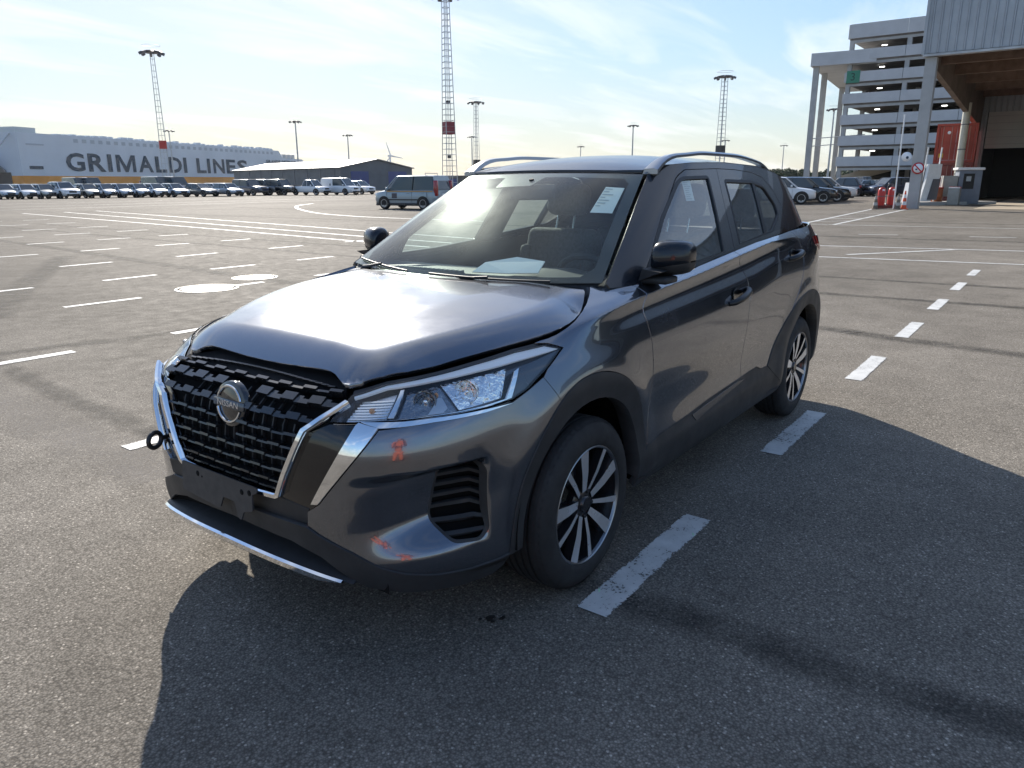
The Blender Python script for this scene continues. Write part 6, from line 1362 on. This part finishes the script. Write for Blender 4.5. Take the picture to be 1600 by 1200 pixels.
def make_vehicle(kind, paint, detail=2, closed_side=False):
    """x from the front (0) to the rear (-L), origin at ground under the middle"""
    L, Wd, H, belt, bf, xs, xr, xq, xb = KIND[kind]; w = Wd/2; o = empty('parked_car'); zb = .24 if kind not in ('offroad', 'minibus', 'pickup') else .32
    wx1, wx2 = .18*L+.02, .80*L; wr = .33 if kind in ('hatch', 'saloon', 'van') else .37
    X0 = L/2
    def top(x):
        xs_ = [0, .06, .35, xs, xs+.4, xb-.2, L-.06, L]; 
        back = belt if kind not in ('saloon', 'pickup') else (belt+.06 if kind == 'saloon' else belt)
        return float(np.interp(x, xs_, [bf-.22, bf-.06, bf+.04, belt-.04, belt, back, back-.05, back-.30]))
    def half(x): return w*float(np.interp(x, [0, .10, .35, .8, L-.7, L-.2, L], [.72, .86, .96, 1, 1, .95, .84]))
    secs = []
    for x in (0, .05, .14, .32, .6, .9, xs, 1.8, 2.5, 3.1, xb-.3, L-.5, L-.2, L-.06, L):
        x = min(max(x, 0), L); t, h = top(x), half(x); z0 = zb+(.10 if x < .2 or x > L-.2 else 0)
        pts = [(h*.82, z0), (h*.97, z0+.12), (h, (z0+t)/2), (h*.985, t-.16), (h*.93, t-.03), (h*.80, t), (h*.35, t+.03)]
        secs.append([(X0-x, y, z) for y, z in pts]+[(X0-x, -y, z) for y, z in pts[::-1]])
    secs.sort(key=lambda s: -s[0][0])
    body = MB(); loft(body, secs); bo = body.build('body', paint, o, smooth_angle=38)
    # glasshouse
    gl = MB(); rw = w*(.76 if kind not in ('minibus', 'panel_van', 'van', 'offroad') else .84); bw = w*.92
    P = [(xs-.02, belt-.05), (xr, H-.06), ((xr+xq)/2, H-.03), (xq, H-.07), (xb, belt-.02)]
    g_secs = []
    for (x, z) in ((xs, belt-.03), (xr, H-.05), ((xr+xq)/2, H-.03), (xq, H-.06), (xb, belt-.02)): pass
    V = []
    ring_b = [(X0-xs, bw*.88), (X0-xs-.35, bw), (X0-(xr+xq)/2, bw), (X0-xb+.15, bw*.97), (X0-xb, bw*.85)]
    ring_t = [(X0-xr, rw*.86), (X0-xr-.25, rw), (X0-(xr+xq)/2, rw*1.01), (X0-xq+.1, rw*.97), (X0-xq, rw*.85)]
    zt = [H-.07, H-.055, H-.045, H-.06, H-.08]
    bot = [(x, y, belt-.03) for x, y in ring_b]+[(x, -y, belt-.03) for x, y in ring_b[::-1]]; tp = [(x, y, z) for (x, y), z in zip(ring_t, zt)]+[(x, -y, z) for (x, y), z in list(zip(ring_t, zt))[::-1]]
    n = 10; gl.add(bot+tp, [(i, (i+1) % n, n+(i+1) % n, n+i) for i in range(n)]+[tuple(range(n, 2*n))]); gl.fixnormals(); gl.build('windows', CGLASS, o)
    rf = MB(); t2 = [(x, y*1.015, z) for x, y, z in tp]; cr = [(x, y*.8, z+.05) for x, y, z in tp]; rf.add(t2+cr, [(i, (i+1) % n, n+(i+1) % n, n+i) for i in range(n)]+[tuple(range(n, 2*n))], True); rf.fixnormals(); rf.build('roof', paint, o, smooth_angle=50)
    if detail >= 1:
        for s in (-1, 1):
            for (ib, it, wd) in ((0, 0, .07), (4, 4, .16)):
                a = Vector((ring_b[ib][0], s*ring_b[ib][1], belt-.03)); c = Vector((ring_t[it][0], s*ring_t[it][1], zt[it])); m = MB(); m.bar(a, c, wd, .05); m.build('pillar', paint, o)
            m = MB(); m.bar((X0-(xr+xq)/2+.1, s*bw*1.0, belt-.03), (X0-(xr+xq)/2, s*rw*1.01, H-.05), .10, .03); m.build('pillar', CB if detail > 1 else paint, o)
            if closed_side:
                m = MB(); xa = X0-(xr+xq)/2+.35; m.add([(xa, s*bw*1.005, belt-.05), (X0-xb+.05, s*bw*.98, belt-.05), (X0-xq+.03, s*rw*.99, H-.06), (xa-.05, s*rw*1.02, H-.05)], [(0, 1, 2, 3)]); m.build('side_panel', paint, o)
            m = MB(); m.rbox(X0-xs-.38, X0-xs-.25, s*(w+.02)-.09, s*(w+.02)+.09, belt-.02, belt+.14, .03, 1); m.build('mirror', paint, o)
    for s in (-1, 1):
        for wx in (wx1, wx2):
            m = MB(); m.lathe([(wr*.62, .0), (wr*.90, .012), (wr, -.03), (wr, -.19), (wr*.6, -.20)], 24, M=trM(X0-wx, s*(w+.010), wr) @ (rotM('Z', 0) if s > 0 else rotM('Z', math.pi))); wl = m.build('wheel', CTYRE, o, smooth_angle=40)
            m = MB(); Mw = trM(X0-wx, s*(w+.010), wr) @ (rotM('Z', 0) if s > 0 else rotM('Z', math.pi)); m.lathe([(0, -.02), (wr*.16, -.015), (wr*.2, -.05), (wr*.52, -.05), (wr*.6, .003), (wr*.66, .004)], 20, M=Mw)
            if detail >= 2:
                for k in range(5): m.box(-.035, .035, -.04, -.008, wr*.1, wr*.6, Mw @ rotM('Y', 2*math.pi*k/5))
            m.build('rim', CRIM, wl, smooth_angle=40)
            if detail >= 1:
                a_ = MB(); n_ = 14; R1 = wr+.075; V = [(X0-wx, 0, wr)]
                arc = [(X0-wx+R1*math.cos(t), wr+R1*.98*math.sin(t)) for t in np.linspace(-.25, math.pi+.25, n_)]
                a_.add([(x, s*(w+.004), z) for x, z in arc], [tuple(range(n_))] if s < 0 else [tuple(range(n_))[::-1]]); a_.build('arch_shade_disc', DARKM, o)  # flat dark face on the body, painted shade of the arch recess
        m = MB(); m.rbox(X0-.42, X0-.02, s*w*.62-.17, s*w*.62+.17, bf-.20, bf-.04, .04, 1, None); m.build('headlamp', CLAMP, o)
        m = MB(); tz = belt-.22 if kind not in ('van', 'minibus', 'panel_van') else belt-.25
        m.rbox(X0-L-.01, X0-L+.22, s*w*.80-.11, s*w*.80+.09, tz-.08, tz+(.14 if kind not in ('van', 'minibus') else .75), .03, 1); m.build('tail_lamp', CTAIL, o)
    m = MB(); m.rbox(X0-.10, X0+.012, -w*.40, w*.40, bf-.30, bf-.10, .02, 1); m.build('grille', CB, o)
    m = MB(); m.rbox(X0-.14, X0+.02, -w*.66, w*.66, zb+.06, zb+.24, .03, 1); m.build('lower_grille', DARKM, o)
    if detail >= 2:
        for s in (-1, 1):
            for xd in (xs+.25, (xr+xq)/2-.1, xb-.55):
                m = MB(); m.box(X0-xd-.004, X0-xd+.004, s*w*.985, s*(w+.003), zb+.16, belt-.12); m.build('door_seam', DARKM, o)
            for xd in ((xr+xq)/2-.35, xb-.85):
                m = MB(); m.rbox(X0-xd-.09, X0-xd+.09, s*(w+.0)-.03, s*(w+.0)+.025, belt-.20, belt-.165, .008, 1); m.build('door_handle', paint, o)
        m = MB(); m.rbox(X0-L+.2, X0-.2, -w*.985, w*.985, zb-.04, zb+.10, .03, 1); m.build('sill', BLK_PL, o)
    if kind == 'pickup':
        m = MB(); m.box(X0-L+.12, X0-xb-.15, -w*.82, w*.82, belt-.01, belt+.06); m.build('load_bed', DARKM, o)
    return o
PROTO = {}
def vehicle(kind, paint, l, d, heading, label, group, name='parked_car', cat='car', detail=2, closed=False):
    key = (kind, paint.name, detail, closed); h = W(l, d)
    if key not in PROTO: o = make_vehicle(kind, paint, detail, closed); PROTO[key] = o
    else: o = copy_tree(PROTO[key])
    o.name = name; o.location = h; o.rotation_euler = (0, 0, ang(*heading)); tag(o, label, cat, group); return o
def pl_(px, d): return (px-800)/1206*d
# right-hand row beside the multi-storey
GRr = 'cars parked side by side near the multi-storey car park'
hd = (.93, -.36)
for (px, d, k_, p_, lab) in ((1219, 49.5, 'suv', CW, 'white SUV parked first in the row, closest to the dark SUV tail'), (1254, 51.5, 'suv', CB, 'black SUV parked beside the white SUV at the end of the row'), (1277, 54, 'suv', CB, 'black SUV parked between another black SUV and a white one'), (1290, 57, 'suv', CW, 'white SUV at the inner end of the row beside black SUVs')):
    vehicle(k_, p_, pl_(px, d), d, hd, lab, GRr)
vehicle('suv', CB, pl_(1322, 72), 72, (-.5, .85), 'black SUV parked behind the row, tail lamp showing', GRr); vehicle('pickup', CG, pl_(1352, 80), 80, (-.95, -.2), 'dark grey pickup parked under the multi-storey car park', GRr); vehicle('suv', CN, pl_(1393, 70), 70, (-.97, -.2), 'navy blue SUV parked behind the red extinguishers', GRr); vehicle('hatch', CS_, pl_(1345, 71), 71, (-.8, -.5), 'silver hatchback half hidden by the navy SUV', GRr)
vehicle('hatch', CBE, pl_(1381, 88), 88, (.3, -.9), 'pale car far back under the multi-storey ramp', GRr, detail=1)
# cars on the decks
for (j, k, p_) in ((3, 1, CW), (6, 2, CG), (5, 1, CS_)):
    v = vehicle('hatch', p_, 0, 0, (.3, -.9), 'car parked on an open deck of the multi-storey car park', 'cars parked on the decks', detail=1); pw = PG @ Vector((j*1.6, 3.2, 3.6+FH*k-.02)); v.location = pw
# left-hand rows
GL_ = 'cars parked in rows in front of the ship'
h2 = (.80, -.60)
row = [(4, CS_, 'hatch'), (38, CW, 'hatch'), (68, CBE, 'hatch'), (98, CW, 'suv'), (136, CBE, 'hatch'), (164, CS_, 'hatch'), (189, CS_, 'hatch'), (215, CS_, 'hatch'), (242, CW, 'hatch'), (272, CS_, 'hatch'), (357, CS_, 'hatch')]
for k, (px, p_, kd) in enumerate(row):
    d = 77+px*.028; 
    vehicle(kd, p_, pl_(px, d), d, h2, {'car_silver': 'silver-blue hatchback in the front row of cars before the ship', 'car_white': 'white car in the front row of cars before the ship', 'car_champagne': 'champagne-coloured hatchback in the front row before the ship'}[p_.name], GL_, detail=1)
vehicle('saloon', CG, pl_(312, 86), 86, (.9, -.43), 'long dark saloon with sunlit bonnet in the front row before the ship', GL_, detail=1); vehicle('hatch', CW, pl_(338, 90), 90, h2, 'white car half hidden behind the long dark saloon', GL_, detail=1)
for k in range(13): d = 97+k*.9; px = 22+k*26; vehicle('hatch', (CW, CS_, CBE)[k % 3], pl_(px, d), d, h2, {'car_silver': 'silver car in the second row, roof showing behind the front row', 'car_white': 'white car in the second row, roof showing behind the front row', 'car_champagne': 'champagne car in the second row, roof showing behind the front row'}[(CW, CS_, CBE)[k % 3].name], 'second row of cars before the ship', detail=0)
for k, px in enumerate((122, 140)): vehicle('minibus', CG, pl_(px, 100), 100, h2, 'dark minibus with a pale roof among cars below the letter G of the hull', 'dark vans behind the left row', 'parked_van', 'van', detail=0)
for k, px in enumerate((248, 272)): vehicle('minibus', CG, pl_(px, 93), 93, h2, 'tall dark van standing behind the front row, below the red mast box', 'tall vans behind the front row', 'parked_van', 'van', detail=0)
vehicle('offroad', CN, pl_(392, 92), 92, (.85, -.5), 'dark off-road wagon beside the end of the pale car row', 'dark off-road cars by the shed', detail=1); vehicle('offroad', CG, pl_(418, 94), 94, (.85, -.5), 'dark grey off-road wagon with a sunlit roof before the shed', 'dark off-road cars by the shed', detail=1); vehicle('offroad', CB, pl_(440, 93), 93, (.85, -.5), 'black off-road wagon beside the white pickup', 'dark off-road cars by the shed', detail=1)
vehicle('pickup', CW, pl_(486, 92), 92, (.88, -.47), 'white pickup with open load bed parked before the shed', 'vehicles in front of the shed', 'parked_pickup', 'pickup', detail=1); vehicle('panel_van', CW, pl_(533, 93), 93, (.85, -.5), 'white panel van parked before the shed beside the pickup', 'vehicles in front of the shed', 'parked_van', 'van', detail=1, closed=True); vehicle('suv', CW, pl_(562, 97), 97, (.8, -.6), 'white SUV half hidden behind the white panel van', 'vehicles in front of the shed', detail=1)
vehicle('hatch', CW, pl_(350, 110), 110, h2, 'white car behind the pale row near the shed corner', GL_, detail=0)
# the silver van driving by
vn = vehicle('van', CVAN, pl_(646, 43.5), 43.5, (-.88, .47), 'silver compact van with an orange waist stripe and red tail lamps near the SUV', None, 'compact_van', 'van')
L, Wd, H, belt, bf, xs, xr, xq, xb = KIND['van']; w = Wd/2
part('waist_stripe', mat('orange_stripe', (.55, .28, .05), .5), vn, lambda b: b.box(-L/2+.2, L/2-1.0, w*.985, w+.004, belt-.10, belt-.055))
part('door_logo', CN, vn, lambda b: b.box(.45, .80, w*.985, w+.006, belt-.45, belt-.18)); part('rub_strip', DARKM, vn, lambda b: b.box(-1.05, 1.15, w*.985, w+.014, .50, .56))
part('rear_window', CGLASS, vn, lambda b: b.add([(-L/2+.045, -w*.66, belt+.02), (-L/2+.045, w*.66, belt+.02), (-L/2+.205, w*.60, H-.22), (-L/2+.205, -w*.60, H-.22)], [(0, 1, 2, 3), (3, 2, 1, 0)]) if False else b.add([(-L/2+.03, -w*.66, belt+.02), (-L/2+.03, w*.66, belt+.02), (-L/2+.19, w*.60, H-.22), (-L/2+.19, -w*.60, H-.22)], [(0, 1, 2, 3)]))
part('rear_surround', CVAN, vn, lambda b: b.add([(-L/2+.035, -w*.90, belt-.06), (-L/2+.035, w*.90, belt-.06), (-L/2+.23, w*.78, H-.04), (-L/2+.23, -w*.78, H-.04)], [(0, 1, 2, 3)]))
part('number_plate', MATS['sign_white'], vn, lambda b: b.box(-L/2-.025, -L/2, -.26, .26, .74, .86)); part('red_chevron', CTAIL, vn, lambda b: b.box(-L/2-.022, -L/2-.002, -w*.7, w*.7, .47, .66)); part('bumper', BLK_PL, vn, lambda b: b.rbox(-L/2-.05, -L/2+.25, -w*.92, w*.92, .28, .47, .04, 1))
part('roof_bar', STEELW, vn, lambda b: (b.tube([(-1.3, -.6, H-.02), (-1.3, -.6, H+.10), (-1.3, .6, H+.10), (-1.3, .6, H-.02)], .02, 6)))
# ------------------------------------------------------------------ the photographer, seen mirrored in the bumper
def skin_mesh(name, joints, edges, m, parent, root=0, sub=2):
    me = bpy.data.meshes.new(name); me.from_pydata([j[0] for j in joints], edges, []); me.materials.append(m)
    o = bpy.data.objects.new(name, me); COL.objects.link(o); o.parent = parent
    o.modifiers.new('skin', 'SKIN').use_smooth_shade = True
    for i, j in enumerate(joints): me.skin_vertices[0].data[i].radius = (j[1], j[1] if len(j) < 3 else j[2]); me.skin_vertices[0].data[i].use_root = (i == root)
    sb = o.modifiers.new('sub', 'SUBSURF'); sb.levels = sub; sb.render_levels = sub
    return o
SKN = mat('skin', (.42, .25, .18), .5); HIV = mat('orange_work_cloth', (.72, .17, .09), .75, noise=(12, .12)); BOOT = mat('boot_black', (.02, .02, .02), .6)
ph = empty('person', W(.02, -.62), ang(1, 0), 'person in orange work clothes standing and holding up a phone to take the picture', 'person')
J = [((0, 0, .95), .13, .11), ((0, .0, 1.12), .125, .10), ((0, -.01, 1.34), .15, .11), ((0, -.005, 1.49), .055), ((0, .02, 1.58), .075), ((0, .03, 1.69), .085), ((0, .02, 1.76), .05)]
E_ = [(0, 1), (1, 2), (2, 3), (3, 4), (4, 5), (5, 6)]
for s in (-1, 1):
    n = len(J); J += [((s*.10, 0, .90), .095), ((s*.13, .03, .50), .062), ((s*.15, 0, .10), .045), ((s*.16, .13, .045), .04)]; E_ += [(0, n), (n, n+1), (n+1, n+2), (n+2, n+3)]
    n = len(J); J += [((s*.19, -.01, 1.42), .062), ((s*.26, .12, 1.20), .046), ((s*.09, .42, 1.40), .030), ((s*.065, .50, 1.45), .034, .018)]; E_ += [(2, n), (n, n+1), (n+1, n+2), (n+2, n+3)]
    h = len(J)-1
    for k, (dx, dz, ln) in enumerate(((0, .055, .045), (-.01, .035, .055), (-.012, .012, .058), (-.01, -.012, .052), (-.005, -.034, .042))):
        a = len(J); J += [((s*(.055+dx*.5), .525, 1.45+dz), .0095), ((s*(.04+dx), .545, 1.45+dz*1.15), .0085), ((s*max(.012, .04+dx-ln*.5), .55, 1.45+dz*1.2), .0075)]; E_ += [(h, a), (a, a+1), (a+1, a+2)]
skin_mesh('body', J, E_, SKN, ph)
jk = [((0, 0, .90), .165, .14), ((0, 0, 1.12), .155, .13), ((0, -.01, 1.34), .178, .135), ((0, -.005, 1.46), .10)]; je = [(0, 1), (1, 2), (2, 3)]
for s in (-1, 1):
    n = len(jk); jk += [((s*.19, -.01, 1.42), .082), ((s*.26, .12, 1.20), .064), ((s*.11, .38, 1.375), .045)]; je += [(2, n), (n, n+1), (n+1, n+2)]
skin_mesh('jacket', jk, je, HIV, ph)
tr = [((0, 0, .93), .15, .13)]; te = []
for s in (-1, 1):
    n = len(tr); tr += [((s*.10, 0, .86), .115), ((s*.13, .03, .50), .085), ((s*.15, .0, .12), .075)]; te += [(0, n), (n, n+1), (n+1, n+2)]
skin_mesh('trousers', tr, te, HIV, ph)
for s in (-1, 1):
    b = MB(); b.rbox(s*.155-.05, s*.155+.05, -.09, .20, 0, .11, .04, 3); b.build('boot', BOOT, ph)
hr = MB(); hr.lathe([(0, 1.80), (.05, 1.79), (.085, 1.755), (.098, 1.70), (.095, 1.66)], 20, axis='z', M=trM(0, .01, 0)); hr.build('cap', HIV, ph)
phn = MB(); phn.rbox(-.080, .080, .560, .568, 1.40, 1.50, .003, 1); o = phn.build('phone', CB if 'CB' in globals() else BLK_GLOSS); o.location = W(.02, -.62); o.rotation_euler = (0, 0, ang(1, 0)); tag(o, 'black phone held up in both hands by the person in orange', 'phone')
# ------------------------------------------------------------------ morning haze: one box of even, thin air round everything
hzm = bpy.data.materials.new('haze_air'); hzm.use_nodes = True; t = hzm.node_tree; t.nodes.clear()
ho = t.nodes.new('ShaderNodeOutputMaterial'); hv = t.nodes.new('ShaderNodeVolumePrincipled'); hv.inputs['Color'].default_value = (.93, .95, 1, 1); hv.inputs['Density'].default_value = .00006; hv.inputs['Anisotropy'].default_value = .45
t.links.new(hv.outputs[0], ho.inputs['Volume'])
hb_ = MB(); hb_.box(-1100, 1100, -1100, 1100, -6, 52); tag(hb_.build('haze', hzm), kind='stuff')
